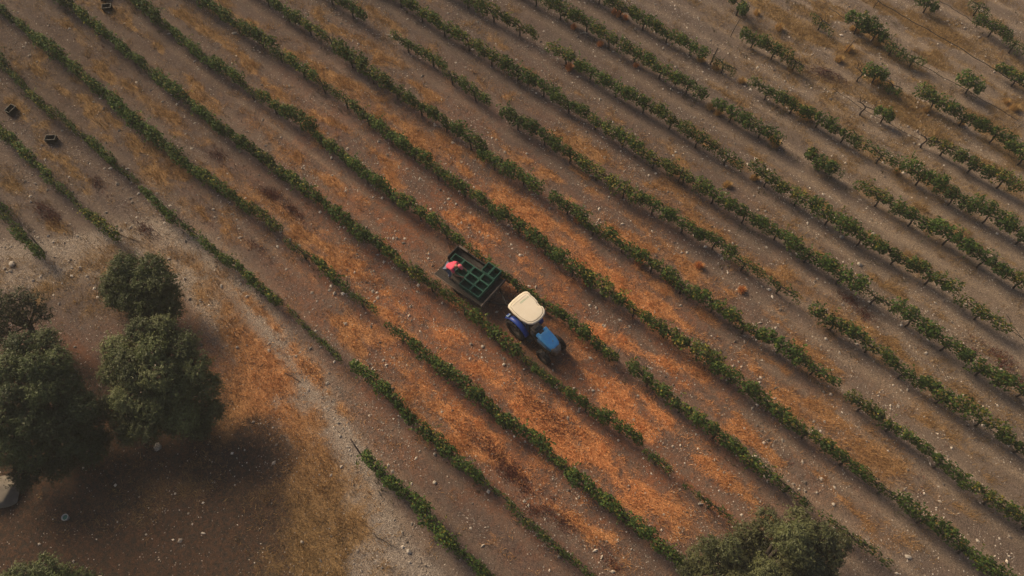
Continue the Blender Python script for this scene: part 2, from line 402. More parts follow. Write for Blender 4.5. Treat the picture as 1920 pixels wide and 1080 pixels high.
    pale = .4 * tt + pale * (.55 + .6 * ruts * vin) + .28 * ruts * vin + .55 * np.exp(-((d + w) / 1.15) ** 2) * sstep(.25, .5, fbm(x / 1.2, y / 1.2, 57, 3))
    litter_shade = blobs(PX, [(blob(120, 130, 480, 300), .36), (blob(1800, 1000, 300, 140), .2), (blob(120, 860, 200, 110), .9), (blob(330, 800, 150, 110), .85), (blob(450, 880, 100, 90), .8), (blob(230, 990, 280, 110), .95), (blob(400, 1060, 180, 70), .85), (blob(500, 930, 90, 80), .6), (blob(20, 950, 150, 120), .8), (blob(70, 740, 120, 100), .7),
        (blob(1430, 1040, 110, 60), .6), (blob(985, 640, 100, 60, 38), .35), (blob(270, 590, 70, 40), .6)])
    litter_shade = litter_shade * (.75 + .8 * fbm(x / 1.6, y / 1.6, 61, 4))  # leaf litter, plus painted tree and tractor shadow and darkened outer edges
    rust_glow = blobs(PX, [(blob(1010, 610, 600, 340, 33), .5), (blob(760, 380, 300, 160, 38), .15), (blob(420, 720, 75, 95, 40), .8), (blob(130, 680, 130, 60), .8), (blob(345, 630, 50, 60), .4), (blob(500, 760, 60, 60, 40), .35), (blob(1000, 700, 420, 240, 35), .45), (blob(1060, 830, 260, 140, 40), .35),
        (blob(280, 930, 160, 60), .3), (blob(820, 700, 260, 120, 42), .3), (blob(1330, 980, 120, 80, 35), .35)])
    rust_glow = rust_glow * (.55 + .8 * sstep(.35, .65, fbm(x / 1.5, y / 1.1, 63, 4)))  # rusty earth patches, plus a painted warm glow over the centre
    z = np.where(far, 0, 1)
    return (np.clip(grass, 0, 1) * z + .25 * (1 - z), np.clip(orange, 0, 1) * z, np.clip(track, 0, 1) * z, np.clip(pale, 0, 1) * z + .3 * (1 - z), np.clip(litter_shade, 0, 1) * z, np.clip(rust_glow, 0, 1) * z)

xs = np.concatenate([[-900, -500, -300, -180, -110, -80, -62, -55], np.arange(-50, 20.01, .11), [24, 30, 40, 60, 100, 180, 350, 600, 900]])
ys = np.concatenate([[-900, -500, -300, -160, -90, -50, -30, -20], np.arange(-14, 50.01, .11), [55, 62, 75, 100, 150, 260, 500, 900]])
GX, GY = np.meshgrid(xs, ys, indexing='xy'); gx = GX.ravel(); gy = GY.ravel()
core = (gx > -58) & (gx < 27) & (gy > -22) & (gy < 58)
gzv = np.where(core, gz(gx, gy), 0.0)
nx, ny = len(xs), len(ys)
I = np.arange(nx * ny).reshape(ny, nx)
F = np.stack([I[:-1, :-1], I[:-1, 1:], I[1:, 1:], I[1:, :-1]], -1).reshape(-1, 4)
me = mesh_np('ground', np.stack([gx, gy, gzv], -1), F, smooth=True)
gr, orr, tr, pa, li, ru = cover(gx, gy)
for nm, cc in (('cover', np.stack([gr, orr, tr, pa], -1)), ('litter_shade', np.stack([li, ru, 0 * li, 1 + 0 * li], -1))):
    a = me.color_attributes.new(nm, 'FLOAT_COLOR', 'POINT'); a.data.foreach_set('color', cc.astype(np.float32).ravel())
def ground_mat():
    m, nt, b = newmat('vineyard_earth')
    tc = N(nt, 'ShaderNodeTexCoord').outputs['Object']
    a1 = N(nt, 'ShaderNodeAttribute', attribute_name='cover'); a2 = N(nt, 'ShaderNodeAttribute', attribute_name='litter_shade')
    s1 = N(nt, 'ShaderNodeSeparateColor'); nt.links.new(a1.outputs['Color'], s1.inputs[0])
    s2 = N(nt, 'ShaderNodeSeparateColor'); nt.links.new(a2.outputs['Color'], s2.inputs[0])
    grass, orange, track, pale = s1.outputs[0], s1.outputs[1], s1.outputs[2], a1.outputs['Alpha']
    litter_shade, rust_glow = s2.outputs[0], s2.outputs[1]
    n1 = noise_t(nt, tc, 1.3, 6, .65); n2 = noise_t(nt, tc, 7, 6, .7); n3 = noise_t(nt, tc, 26, 5, .75); n4 = noise_t(nt, tc, 3.2, 6, .7, .4)
    soil = mixc(nt, maprange(nt, n1, .3, .7), (.092, .070, .060), (.066, .051, .045))
    soil = mixc(nt, maprange(nt, n2, .35, .75), soil, (.108, .086, .074))
    soil = mixc(nt, math_(nt, 'MULTIPLY', pale, maprange(nt, n4, .25, .7, .55, 1.0)), soil, (.215, .165, .12))
    soil = mixc(nt, math_(nt, 'MULTIPLY', rust_glow, maprange(nt, n4, .35, .65, .3, 1.0)), soil, (.20, .083, .042))
    grav = mixc(nt, maprange(nt, n3, .35, .7), (.18, .152, .128), (.34, .285, .23))
    soil = mixc(nt, math_(nt, 'MULTIPLY', track, maprange(nt, n2, .3, .65, .45, .95)), soil, grav)
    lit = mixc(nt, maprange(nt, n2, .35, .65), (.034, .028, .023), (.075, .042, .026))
    soil = mixc(nt, maprange(nt, math_(nt, 'ADD', litter_shade, math_(nt, 'MULTIPLY', n4, .5)), .45, .95), soil, lit)
    # matted dry grass
    st = N(nt, 'ShaderNodeMapping'); st.inputs['Scale'].default_value = (5, 16, 5); st.inputs['Rotation'].default_value = (0, 0, .5); nt.links.new(tc, st.inputs[0])
    ns = noise_t(nt, st.outputs[0], 2.2, 6, .7, .8)
    gcol = mixc(nt, orange, (.23, .15, .068), (.56, .26, .108))  # orange end also carries the painted centre glow
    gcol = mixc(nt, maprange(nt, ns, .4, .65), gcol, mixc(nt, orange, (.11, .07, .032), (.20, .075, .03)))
    gf = math_(nt, 'ADD', grass, math_(nt, 'MULTIPLY', math_(nt, 'SUBTRACT', n4, .5), .9))
    gf = math_(nt, 'ADD', gf, math_(nt, 'MULTIPLY', math_(nt, 'SUBTRACT', n3, .5), .9))
    soil = mixc(nt, maprange(nt, gf, .12, .95, 0, .95), soil, gcol)
    # fine chips of pale stone, too small to build
    vo = N(nt, 'ShaderNodeTexVoronoi', feature='F1'); vo.inputs['Scale'].default_value = 9; nt.links.new(tc, vo.inputs['Vector'])
    sc = N(nt, 'ShaderNodeSeparateColor'); nt.links.new(vo.outputs['Color'], sc.inputs[0])
    thr = math_(nt, 'MULTIPLY', maprange(nt, sc.outputs[0], .55, 1.0, 0, .26), maprange(nt, n4, .3, .6, .4, 1.0))
    chip = math_(nt, 'LESS_THAN', vo.outputs['Distance'], thr)
    soil = mixc(nt, math_(nt, 'MULTIPLY', chip, .75), soil, mixc(nt, sc.outputs[1], (.17, .14, .12), (.40, .34, .28)))
    soil = mixc(nt, .7, soil, mixc(nt, maprange(nt, n3, .3, .7), (.42, .42, .43), (2.7, 2.67, 2.63)), 'MULTIPLY')
    nt.links.new(soil, b.inputs['Base Color'])
    b.inputs['Roughness'].default_value = .95; b.inputs['Specular IOR Level'].default_value = .12
    bn = N(nt, 'ShaderNodeBump'); bn.inputs['Strength'].default_value = .9; bn.inputs['Distance'].default_value = .06
    h = math_(nt, 'ADD', math_(nt, 'ADD', n2, math_(nt, 'MULTIPLY', n3, .6)), math_(nt, 'MULTIPLY', chip, .25))
    nt.links.new(h, bn.inputs['Height']); nt.links.new(bn.outputs[0], b.inputs['Normal'])
    return m
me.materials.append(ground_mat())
tag(link('ground', me), kind='structure')

# ------------------------------------------------------------------ ground scatter helpers
def in_frame(P, m=40):
    q = pr(P); return (q[:, 0] > -m) & (q[:, 0] < 1920 + m) & (q[:, 1] > -m) & (q[:, 1] < 1080 + m)
def scatter(n, seed):
    r = np.random.default_rng(seed)
    x = r.uniform(-48, 18, n); y = r.uniform(-12, 49, n)
    k = in_frame(np.stack([x, y, 0 * x], -1), 60); return x[k], y[k], r
def blades(x, y, r, hmin, hmax, w, spread, c1, c2, per, jit):
    n = len(x) * per
    X = np.repeat(x, per) + r.normal(0, jit, n); Y = np.repeat(y, per) + r.normal(0, jit, n)
    Z = gz(X, Y) - .01
    a = r.uniform(0, 2 * np.pi, n); h = r.uniform(hmin, hmax, n); le = r.uniform(.15, 1.0, n) * spread
    tip = np.stack([X + np.cos(a) * le * h, Y + np.sin(a) * le * h, Z + h * np.sqrt(np.clip(1 - (le * .8) ** 2, .08, 1))], -1)
    px, py = -np.sin(a) * w, np.cos(a) * w
    A = np.stack([X - px, Y - py, Z], -1); B = np.stack([X + px, Y + py, Z], -1)
    V = np.stack([A, B, tip], 1).reshape(-1, 3); F = np.arange(3 * n).reshape(-1, 3)
    t = r.uniform(0, 1, n)[:, None]; br = r.uniform(.6, 1.25, n)[:, None]
    c = (np.asarray(c1) * (1 - t) + np.asarray(c2) * t) * br
    return V, F, np.repeat(c, 3, 0)

# dry grass
x, y, r = scatter(300000, 11)
g, o, t_, p_, l_, ru_ = cover(x, y)
keep = r.uniform(0, 1, len(x)) < np.clip(g * 1.0 - .06, 0, 1) * .62
x, y, o = x[keep], y[keep], o[keep]
per = 9
V, F, _ = blades(x, y, r, .07, .30, .010, .98, (1, 1, 1), (1, 1, 1), per, .10)
oo = np.repeat(o, per)[:, None]; t = r.uniform(0, 1, (len(oo), 1))
c = (1 - oo) * ((1 - t) * np.array((.38, .26, .115)) + t * np.array((.21, .13, .06))) + oo * ((1 - t) * np.array((.84, .44, .19)) + t * np.array((.50, .21, .085)))  # blades turn brighter orange inside the painted centre glow
o_ = link('dry_grass', mesh_np('dry_grass', V, F, np.repeat(c * r.uniform(.8, 1.18, (len(c), 1)), 3, 0)), M['grass'])
tag(o_, 'short dry orange and straw grass in strips between the vine rows', 'dry grass', kind='stuff')
print('grass tris', len(F))
# dark red dried weeds, in ragged patches along the lanes
x, y, r = scatter(60000, 12)
f = fbm(x / 1.3 + 9, y / .55 - 4, 91, 4); PXw = pr(np.stack([x, y, 0 * x], -1))
reg = np.clip(blobs(PXw, [(blob(1000, 860, 330, 170, 40), 1), (blob(620, 440, 330, 130, 40), .8), (blob(1250, 640, 500, 200, 35), .35), (blob(1750, 800, 260, 200), .55), (blob(1700, 130, 260, 110, 30), .4), (blob(300, 330, 300, 150), .45)]), 0, 1)
keep = (sstep(.60, .70, f) * reg * sstep(.45, .2, lane(y)) > r.uniform(0, 1, len(x)) * 1.0) & (dist_poly(x, y, TRK)[1] > 0)
spots = [(1020, 775, .9), (1040, 785, .7), (905, 830, .6), (1010, 965, .35), (960, 890, .5), (1140, 1045, .4), (520, 372, .5), (100, 410, .5), (85, 395, .35), (415, 295, .5), (480, 470, .45), (545, 395, .4), (1880, 680, .8), (1895, 705, .7), (185, 345, .4), (985, 905, .6), (1000, 915, .5), (1045, 970, .4), (1590, 560, .3), (1620, 590, .3), (580, 700, .3), (275, 432, .35), (505, 365, .4)]
ex, ey = [], []
for a, b, rad in spots:
    q = un(a, b); n = int(300 * rad); wx = q[0] + r.normal(0, rad * 1.1, n); wy = q[1] + r.normal(0, rad * .32, n); kk = fbm(wx / .5, wy / .35, 97, 3) > r.uniform(.36, .62, n); ex += list(wx[kk]); ey += list(wy[kk])
x = np.concatenate([x[keep], ex]); y = np.concatenate([y[keep], ey])
V, F, c = blades(x, y, r, .04, .16, .013, .95, (.20, .066, .046), (.095, .042, .032), 6, .10)
print('red', len(F)); tag(link('red_weeds', mesh_np('red_weeds', V, F, c), M['weed']), 'dark red dried weeds in ragged patches between the rows', 'dried weeds', kind='stuff')
# low green-grey weeds under the rows
x, y, r = scatter(60000, 13)
keep = (sstep(.52, .66, fbm(x / 1.0, y / .5, 95, 4)) * sstep(.30, .45, lane(y + .0)) * .95 > r.uniform(0, 1, len(x))) & (dist_poly(x, y, TRK)[1] > 0)
x, y = x[keep], y[keep]
V, F, c = blades(x, y, r, .05, .2, .018, .9, (.085, .085, .042), (.16, .13, .06), 6, .08)
tag(link('low_weeds', mesh_np('low_weeds', V, F, c), M['weed']), 'low grey green weeds along the foot of the vine rows', 'weeds', kind='stuff')
# pebbles
OCT = np.array([(1, 0, 0), (-1, 0, 0), (0, 1, 0), (0, -1, 0), (0, 0, 1), (0, 0, -1)], float)
OF = np.array([(0, 2, 4), (2, 1, 4), (1, 3, 4), (3, 0, 4), (2, 0, 5), (1, 2, 5), (3, 1, 5), (0, 3, 5)])
def pebbles(name, n, seed, smin, smax, powr, label):
    x, y, r = scatter(n, seed)
    d, sd = dist_poly(x, y, TRK); g, o, t_, p_, l_, ru_ = cover(x, y)
    w = (.18 + .9 * sstep(.42, .66, fbm(x / 2.2, y / .9, 101, 4)) + .8 * t_ * (d > .6)) * (1 - .55 * g) * (1 - .8 * np.clip(l_, 0, 1))
    k = r.uniform(0, 1, len(x)) < w; x, y = x[k], y[k]; n = len(x)
    s = smin + (smax - smin) * r.uniform(0, 1, n) ** powr
    dims = np.stack([s * r.uniform(.8, 1.3, n), s * r.uniform(.55, 1.0, n), s * r.uniform(.4, .7, n)], -1)
    a = r.uniform(0, 2 * np.pi, n); P = OCT[None] * dims[:, None, :] * r.uniform(.75, 1.2, (n, 6, 1))
    X = P[..., 0] * np.cos(a)[:, None] - P[..., 1] * np.sin(a)[:, None]; Y = P[..., 0] * np.sin(a)[:, None] + P[..., 1] * np.cos(a)[:, None]
    Z = P[..., 2]; zz = gz(x, y)
    V = np.stack([X + x[:, None], Y + y[:, None], Z + zz[:, None] + dims[:, 2:3] * .35], -1).reshape(-1, 3)
    F = (OF[None] + 6 * np.arange(n)[:, None, None]).reshape(-1, 3)
    t = r.uniform(0, 1, (n, 1)) ** (1.9 if smax < .05 else .8)
    c = (1 - t) * np.array((.10, .082, .07)) + t * np.array((.72, .63, .53))
    tag(link(name, mesh_np(name, V, F, np.repeat(c, 6, 0)), M['pebble']), label, 'stones', kind='stuff')
    print(name, n)
pebbles('gravel', 330000, 21, .013, .036, 1.7, 'fine pale gravel strewn over the bare earth')
pebbles('scattered_stones', 30000, 22, .032, .10, 3.6, 'small pale fieldstones strewn between the vine rows')

# ------------------------------------------------------------------ GRAPEVINES
def leaves_np(P, nrm, size, r, tint, aspect=.95):
    n = len(P)
    nrm = nrm / np.linalg.norm(nrm, axis=1, keepdims=True)
    t = r.normal(0, 1, (n, 3)); t -= (t * nrm).sum(1, keepdims=True) * nrm; t /= np.linalg.norm(t, axis=1, keepdims=True)
    b = np.cross(nrm, t); s = size[:, None]
    droop = nrm * s * .18
    A = P - t * s * .5; B = P + b * s * .5 * aspect - droop; C_ = P + t * s * .55 - droop * .6; D = P - b * s * .5 * aspect - droop
    V = np.stack([A, B, C_, D], 1).reshape(-1, 3); i = 4 * np.arange(n)[:, None]
    F = np.concatenate([np.stack([i, i + 1, i + 2], -1).reshape(n, 3), np.stack([i, i + 2, i + 3], -1).reshape(n, 3)], 1).reshape(-1, 3)
    return V, F, np.repeat(tint, 4, 0)
VL = 1.6
GREEN = np.array([(.046, .092, .018), (.062, .113, .022), (.035, .070, .016), (.095, .140, .027)])
YELL = np.array([(.17, .17, .035), (.26, .22, .04), (.13, .15, .03), (.20, .14, .035)])
def vine_arrays(seed, yellow=0.0, dens=1.0, short=False):
    r = np.random.default_rng(seed)
    L = VL * (.62 if short else 1.28)
    n = int(1050 * dens * (.7 if short else 1))
    # clumpy hedge: a few lumps along the wire
    nl = 3 if short else 9
    lx = np.linspace(-L / 2 + .1, L / 2 - .1, nl) + r.normal(0, .07, nl)
    lr = r.uniform(.72, 1.12, nl); lz = r.uniform(-.10, .10, nl); ly = r.normal(0, .06, nl)
    i = r.integers(0, nl, n)
    d = r.normal(0, 1, (n, 3)); d /= np.linalg.norm(d, axis=1, keepdims=True)
    rad = r.uniform(.35, 1.0, n) ** .6
    P = np.stack([lx[i] + d[:, 0] * rad * lr[i] * .30, ly[i] + d[:, 1] * rad * lr[i] * .38, .74 + lz[i] + d[:, 2] * rad * lr[i] * .46], -1)
    nr = d * .9 + r.normal(0, .55, (n, 3)) + np.array([0, 0, .45])
    size = r.uniform(.06, .125, n)
    hi = np.clip((P[:, 2] - .75) / .5, 0, 1)
    g = GREEN[r.integers(0, 4, n)]
    yl = r.uniform(0, 1, n) < (.015 + .22 * yellow + .5 * hi * (yellow + .12))  # extra yellow leaves near the top paint in sunlit tips
    c = np.where(yl[:, None], YELL[r.integers(0, 4, n)], g) * r.uniform(.75, 1.25, (n, 1))
    # loose shoots
    ns = int((5 if short else 11) * dens); SP, SN, SS, SC = [], [], [], []
    for q in range(ns):
        b = np.array([r.uniform(-L / 2, L / 2), r.normal(0, .12), r.uniform(.85, 1.1)])
        a = r.uniform(0, 2 * np.pi); out = np.array([np.cos(a) * .6, np.sin(a), 0]); ln = r.uniform(.25, .6); up = r.uniform(.2, 1.0)
        for t in np.linspace(.15, 1, 8):
            p = b + out * ln * t + np.array([0, 0, ln * (up * t - .9 * t * t * (1.1 - up * .5))])
            SP.append(p + r.normal(0, .025, 3)); SN.append(np.array([0, 0, .8]) + r.normal(0, .5, 3)); SS.append(r.uniform(.06, .115))
            SC.append((YELL if r.uniform() < .15 + .35 * yellow else GREEN)[r.integers(0, 4)] * r.uniform(.9, 1.35))
    P = np.concatenate([P, SP]); nr = np.concatenate([nr, SN]); size = np.concatenate([size, SS]); c = np.concatenate([c, SC])
    return leaves_np(P, nr, size, r, c)
def trunk_mb(seed, short=False, bare=False):
    r = random.Random(seed); m = MB()
    lean = r.uniform(-.06, .06)
    pts = [(0, 0, -.12), (r.uniform(-.04, .04), lean * .5, .2), (r.uniform(-.05, .05), lean, .45), (0, lean, .62)]
    m.tube(pts, [.05, .042, .036, .04], 6)
    L = VL * (.3 if short else .48)
    for s in (-1, 1):
        m.tube([(0, lean, .6), (s * L * .4, r.uniform(-.03, .03), .70), (s * L, r.uniform(-.04, .04), .72 + r.uniform(-.05, .05))], [.035, .026, .016], 5)
    for q in range(10 if bare else 4):
        x = r.uniform(-L, L); a = r.uniform(0, 6.28); h = r.uniform(.25, .5)
        m.tube([(x, 0, .70), (x + .08 * math.cos(a), .12 * math.sin(a), .70 + h * .6), (x + .2 * math.cos(a), .3 * math.sin(a), .7 + h)], [.012, .008, .004], 4)
    return m
VAR = {}
for key, yw, de, sh in (('green', .05, 1.0, False), ('mixed', .3, 1.0, False), ('yellow', .75, .85, False), ('thin', .15, .5, False), ('short', .12, 1.0, True)):
    VAR[key] = []
    for i in range(5):
        arr = vine_arrays(hash_ := (1000 + 37 * i + 1000 * len(VAR)), yw, de, sh)
        VAR[key].append((arr, mesh_np('vine_foliage', *arr)))
        VAR[key][-1][1].materials.append(M['vine'])
TRUNKS = []; TARR = []
for i in range(5):
    m = trunk_mb(50 + i); t = m.mesh('vine_trunk'); t.materials.append(M['vinewood']); TRUNKS.append(t)
STRUNK = trunk_mb(77, True).mesh('vine_trunk'); STRUNK.materials.append(M['vinewood'])
BARE = trunk_mb(78, True, True).mesh('vine_trunk'); BARE.materials.append(M['vinewood'])
ORD = ['', 'first', 'second', 'third', 'fourth', 'fifth', 'sixth', 'seventh', 'eighth', 'ninth', 'tenth', 'eleventh', 'twelfth', 'thirteenth', 'fourteenth']
def rowname(k):
    if k == 5: return 'row directly above the tractor'
    if k == 4: return 'row directly below the tractor'
    return ORD[k - 4] + ' row above the tractor' if k > 5 else ORD[5 - k] + ' row below the tractor'
ORDS = ['', 'first', 'second', 'third', 'fourth', 'fifth', 'sixth', 'seventh', 'eighth', 'ninth', 'tenth', 'eleventh', 'twelfth', 'thirteenth', 'fourteenth', 'fifteenth', 'sixteenth', 'seventeenth', 'eighteenth', 'nineteenth', 'twentieth'] + ['twenty ' + w for w in ('first', 'second', 'third', 'fourth', 'fifth', 'sixth', 'seventh', 'eighth', 'ninth')] + ['thirtieth'] + ['thirty ' + w for w in ('first', 'second', 'third', 'fourth', 'fifth', 'sixth', 'seventh', 'eighth', 'ninth')]
plants = []
for k, segs in SEG.items():
    for si, (a, b, full, yw) in enumerate(segs):
        q = ROWPX[k]; vis = (q[:, 0] > -10) & (q[:, 0] < 1930) & (q[:, 1] > -10) & (q[:, 1] < 1090)
        xa = _XS[vis].min() - 4.0 if a == EDGE_L else x_at_px(k, a)
        xb = _XS[vis].max() + 4.0 if b == EDGE_R else x_at_px(k, b)
        n = max(1, round((xb - xa) / VL)); st = (xb - xa) / n
        if len(segs) == 1: where = ''
        elif len(segs) == 2: where = (', upper left stretch', ', lower right stretch')[si]
        else: where = ', ' + ORD[si + 1] + ' stretch from upper left'
        adj = 'yellowing' if yw >= .4 else 'thin low' if full < .8 else 'leafy green'
        lab = f'{adj} grapevine in the {rowname(k)}{where}'
        for i in range(n):
            X = xa + (i + .5) * st
            plants.append(dict(k=k, x=X, y=float(yrow(k, np.array([X]))[0]) + random.gauss(0, .05), sx=st / VL, full=full * (random.uniform(.76, 1.08) if random.random() > .09 else random.uniform(.58, .75)), yw=yw, lab=lab, grp='grapevines: ' + lab.replace(' grapevine in the ', ', '), end=(i in (0, n - 1))))
for p in plants:
    P = np.array([p['x'], p['y'], .8]); q = pr(P); p['d'] = np.linalg.norm(P - CAM)
    p['vis'] = -30 < q[0] < 1950 and -25 < q[1] < 1105
    w = p['yw']; u = random.random()
    key = 'thin' if p['full'] < .76 else ('yellow' if u < w * .8 else 'mixed' if u < w * 1.6 + .2 else 'green')
    p['key'] = key; p['vi'] = random.randrange(5); p['flip'] = random.random() < .5
vis = sorted([p for p in plants if p['vis']], key=lambda p: p['d'])
NSINGLE = 300
cnt = {}
for p in sorted(vis, key=lambda p: p['x']): cnt.setdefault(p['grp'], []).append(p)
for g, L in cnt.items():
    for i, p in enumerate(L):
        adj, tail = p['lab'].split(' grapevine in the ')
        tail = tail.replace('the tractor', 'tractor').replace(' from upper left', '')
        ordn = 'last' if i == len(L) - 1 else ORDS[i + 1]
        p['lab'] = f"{adj} grapevine, {ordn} from upper left, {tail}" if len(L) > 1 else f"{adj} grapevine, only one in {tail}"
print('vines', len(plants), 'in view', len(vis))
def vine_matrix(p):
    sc = p['full']
    return Vector((p['x'], p['y'], gzf(p['x'], p['y']))), (math.pi if p['flip'] else 0) + random.gauss(0, .05), (p['sx'] * (1 if sc > .8 else .9), .75 * sc * random.uniform(.82, 1.15), (.55 + .45 * sc if sc < 1 else sc) * random.uniform(.9, 1.04))
def make_vine(loc, rz, sc, fol, trunk, label, group=None, name='grapevine'):
    e = empty(name, loc, rz)
    t = link('trunk', trunk, None, e)
    if fol is not None:
        f = link('foliage', fol, None, e); f.scale = sc
    tag(e, label, 'grapevine', group); return e
for p in vis[:NSINGLE]:
    loc, rz, sc = vine_matrix(p)
    make_vine(loc, rz, sc, VAR[p['key']][p['vi']][1], TRUNKS[p['vi']], p['lab'], p['grp'])
rest = vis[NSINGLE:] + [p for p in plants if not p['vis']]
RV, RF, RC, base = [], [], [], 0
TV, TF, tb = [], [], 0
for p in rest:
    loc, rz, sc = vine_matrix(p); (V, F, c), _ = VAR[p['key']][p['vi']]
    Q = V * np.array(sc); Q = np.stack([Q[:, 0] * math.cos(rz) - Q[:, 1] * math.sin(rz), Q[:, 0] * math.sin(rz) + Q[:, 1] * math.cos(rz), Q[:, 2]], -1) + np.array(loc)
    RV.append(Q); RF.append(F + base); RC.append(c * random.uniform(.8, 1.2)); base += len(V)
    m = trunk_mb(p['vi'] + 50)
    TV += [(x + loc[0], y + loc[1], z + loc[2]) for x, y, z in m.v]; TF += [tuple(i + tb for i in f) for f in m.f]; tb = len(TV)
root = link('grapevine_rows', mesh_np('grapevine_rows', np.concatenate(RV), np.concatenate(RF), np.concatenate(RC)), M['vine'])
tag(root, 'grapevines of the rows running on beyond the edges of the picture', 'grapevines', kind='stuff')
mm = MB(); mm.v, mm.f, mm.sm = TV, TF, [True] * len(TF)
tag(mm.build('trunks', M['vinewood'], root), kind='stuff')
# single vines standing apart
def solo(px, py, full, key, label, sxx=1.0, bare=False, zc=.8):
    q = un(px, py, zc); i = random.randrange(5)
    return make_vine(Vector((q[0], q[1], gzf(q[0], q[1]))), random.gauss(0, .15), (sxx, full, full), None if bare else VAR[key][i][1], BARE if bare else STRUNK, label)
solo(1612, 43, 1.15, 'short', 'dense round grapevine standing alone near the top right, with a bare trunk below', 1.2)
solo(1646, 58, 1.05, 'short', 'second dark grapevine touching the round lone vine near the top right', 1.1)
solo(1678, 84, .85, 'thin', 'sparse grapevine with a visible bent trunk right of the round lone vine', .7)
solo(1718, 106, .7, 'thin', 'small thin grapevine below the irrigation pipe near the top right', .5)
solo(1824, 157, 1.0, 'short', 'bushy lone grapevine between two gaps near the right edge', 1.1)
solo(1664, 211, .85, 'short', 'small umbrella shaped grapevine standing beside the leafless vine', .85)
solo(1624, 197, 1.0, 'short', 'leafless grey grapevine with bare twisted arms', 1.0, bare=True)
solo(1740, 258, .8, 'short', 'bare vine stump with leafless arms at the head of a row', 1.0, bare=True)
solo(1619, 132, .8, 'short', 'bare curved vine trunk behind the reddish brush pile', 1.0, bare=True)
solo(1647, 136, .95, 'short', 'leafy grapevine leaning right of the bare curved trunk', 1.0)
solo(1677, 157, .6, 'thin', 'tiny sprouting grapevine right of the leaning vine', .5)
solo(1540, 300, 1.0, 'short', 'lone bushy grapevine in a gap of the upper right rows', 1.3)
solo(1560, 305, .7, 'thin', 'straggling grapevine beside the lone bushy one in the upper right', .6)
solo(1495, 113, .6, 'thin', 'small sparse grapevine left of the reddish brush pile', .5)
solo(1388, 6, .95, 'short', 'lone grapevine with a clear trunk at the top edge', 1.0)
solo(1745, 2, .9, 'short', 'lone grapevine at the top edge above the irrigation pipe', 1.0)
solo(1840, 8, .7, 'thin', 'small lone grapevine in the top right corner', .6)
solo(1908, 78, .8, 'thin', 'thin tall grapevine by the right edge near the top', .6)
solo(1545, 33, .6, 'thin', 'low thin grapevine at the top edge left of the round lone vine', .7)
solo(1335, 655, .5, 'thin', 'low sprouting grapevine in a gap beside the longest green rows', .4)

# ------------------------------------------------------------------ OLIVE TREES
def olive_arrays(lobes, seed, tones, sprays=230, per=9, lsize=(.07, .12)):
    r = np.random.default_rng(seed); PP, NN, SS, CC = [], [], [], []
    for (cx, cy, cz, R, tn) in lobes:
        n = int(1.25 * sprays * (R / .6) ** 2)
        d = r.normal(0, 1, (n, 3)); d[:, 2] += .25; d /= np.linalg.norm(d, axis=1, keepdims=True)
        rad = R * .76 * r.uniform(.5, 1.0, n) ** .5 * (1 + .12 * np.sin(5 * d[:, 0] + 3 * d[:, 1] + seed))
        base = np.array([cx, cy, cz]) + d * rad[:, None] * np.array([1, 1, .9])
        dr = d * .8 + r.normal(0, .45, (n, 3)) + np.array([0, 0, .5]); dr /= np.linalg.norm(dr, axis=1, keepdims=True)
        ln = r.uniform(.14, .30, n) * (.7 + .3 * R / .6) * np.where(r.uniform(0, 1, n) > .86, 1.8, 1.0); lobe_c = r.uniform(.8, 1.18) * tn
        tone = np.array(tones[r.integers(0, len(tones))])
        for t in np.linspace(.1, 1, per):
            p = base + dr * (ln * t)[:, None] + r.normal(0, .03, (n, 3)) + np.array([0, 0, -.10]) * (t * t)
            PP.append(p); NN.append(d * 1.1 + r.normal(0, .5, (n, 3)) + np.array([0, 0, .25])); SS.append(r.uniform(*lsize, n))
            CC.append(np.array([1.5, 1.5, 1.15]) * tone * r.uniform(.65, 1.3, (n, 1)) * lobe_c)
    return leaves_np(np.concatenate(PP), np.concatenate(NN), np.concatenate(SS), r, np.concatenate(CC), .42)
OT = [(.075, .088, .045), (.095, .105, .058), (.06, .075, .036)]
def olive(px, py, zc, spec, seed, label, tones=OT, sprays=230, trunk_r=.16, bend=(0, 0), per=9, base=None):
    """spec: lobes as (photo px, photo py, height, radius[, tone]); tone paints sunlit tops and shaded skirts into the leaf colour"""
    spec = [q if len(q) == 5 else (*q, 1.0) for q in spec]
    L = [(*un(a, b, z)[:2], z, R, tn) for a, b, z, R, tn in spec]
    q = un(px, py, zc) if base is None else un(*base, 0)
    gzb = gzf(q[0], q[1]); e = empty('olive_tree', (q[0], q[1], gzb))
    LL = [(x - q[0], y - q[1], z - gzb, R, tn) for x, y, z, R, tn in L]
    cr = link('crown', mesh_np('olive_crown', *olive_arrays(LL, seed, tones, sprays, per)), M['olive'], e)
    m = MB(); r = random.Random(seed); fork = Vector((bend[0], bend[1], min(.9, .4 * zc)))
    m.tube([(0, 0, -.2), (bend[0] * .3, bend[1] * .3, .3), tuple(fork)], [trunk_r * 1.35, trunk_r, trunk_r * .9], 9)
    for (x, y, z, R, tn) in LL:
        t = Vector((x, y, z)); mid = fork.lerp(t, .5) + Vector((r.uniform(-.12, .12), r.uniform(-.12, .12), -.1))
        m.tube([tuple(fork - Vector((0, 0, .1))), tuple(mid), tuple(t)], [trunk_r * .5, trunk_r * .33, trunk_r * .14], 6)
        for s in range(5):
            v = Vector((r.uniform(-1, 1), r.uniform(-1, 1), r.uniform(-.2, 1))).normalized() * R * .9
            m.tube([tuple(t - Vector((0, 0, .1))), tuple(t + v * .5 + Vector((0, 0, .03))), tuple(t + v)], [trunk_r * .14, .018, .008], 4)
    m.build('trunk', M['bark'], e); tag(e, label, 'olive tree'); return e
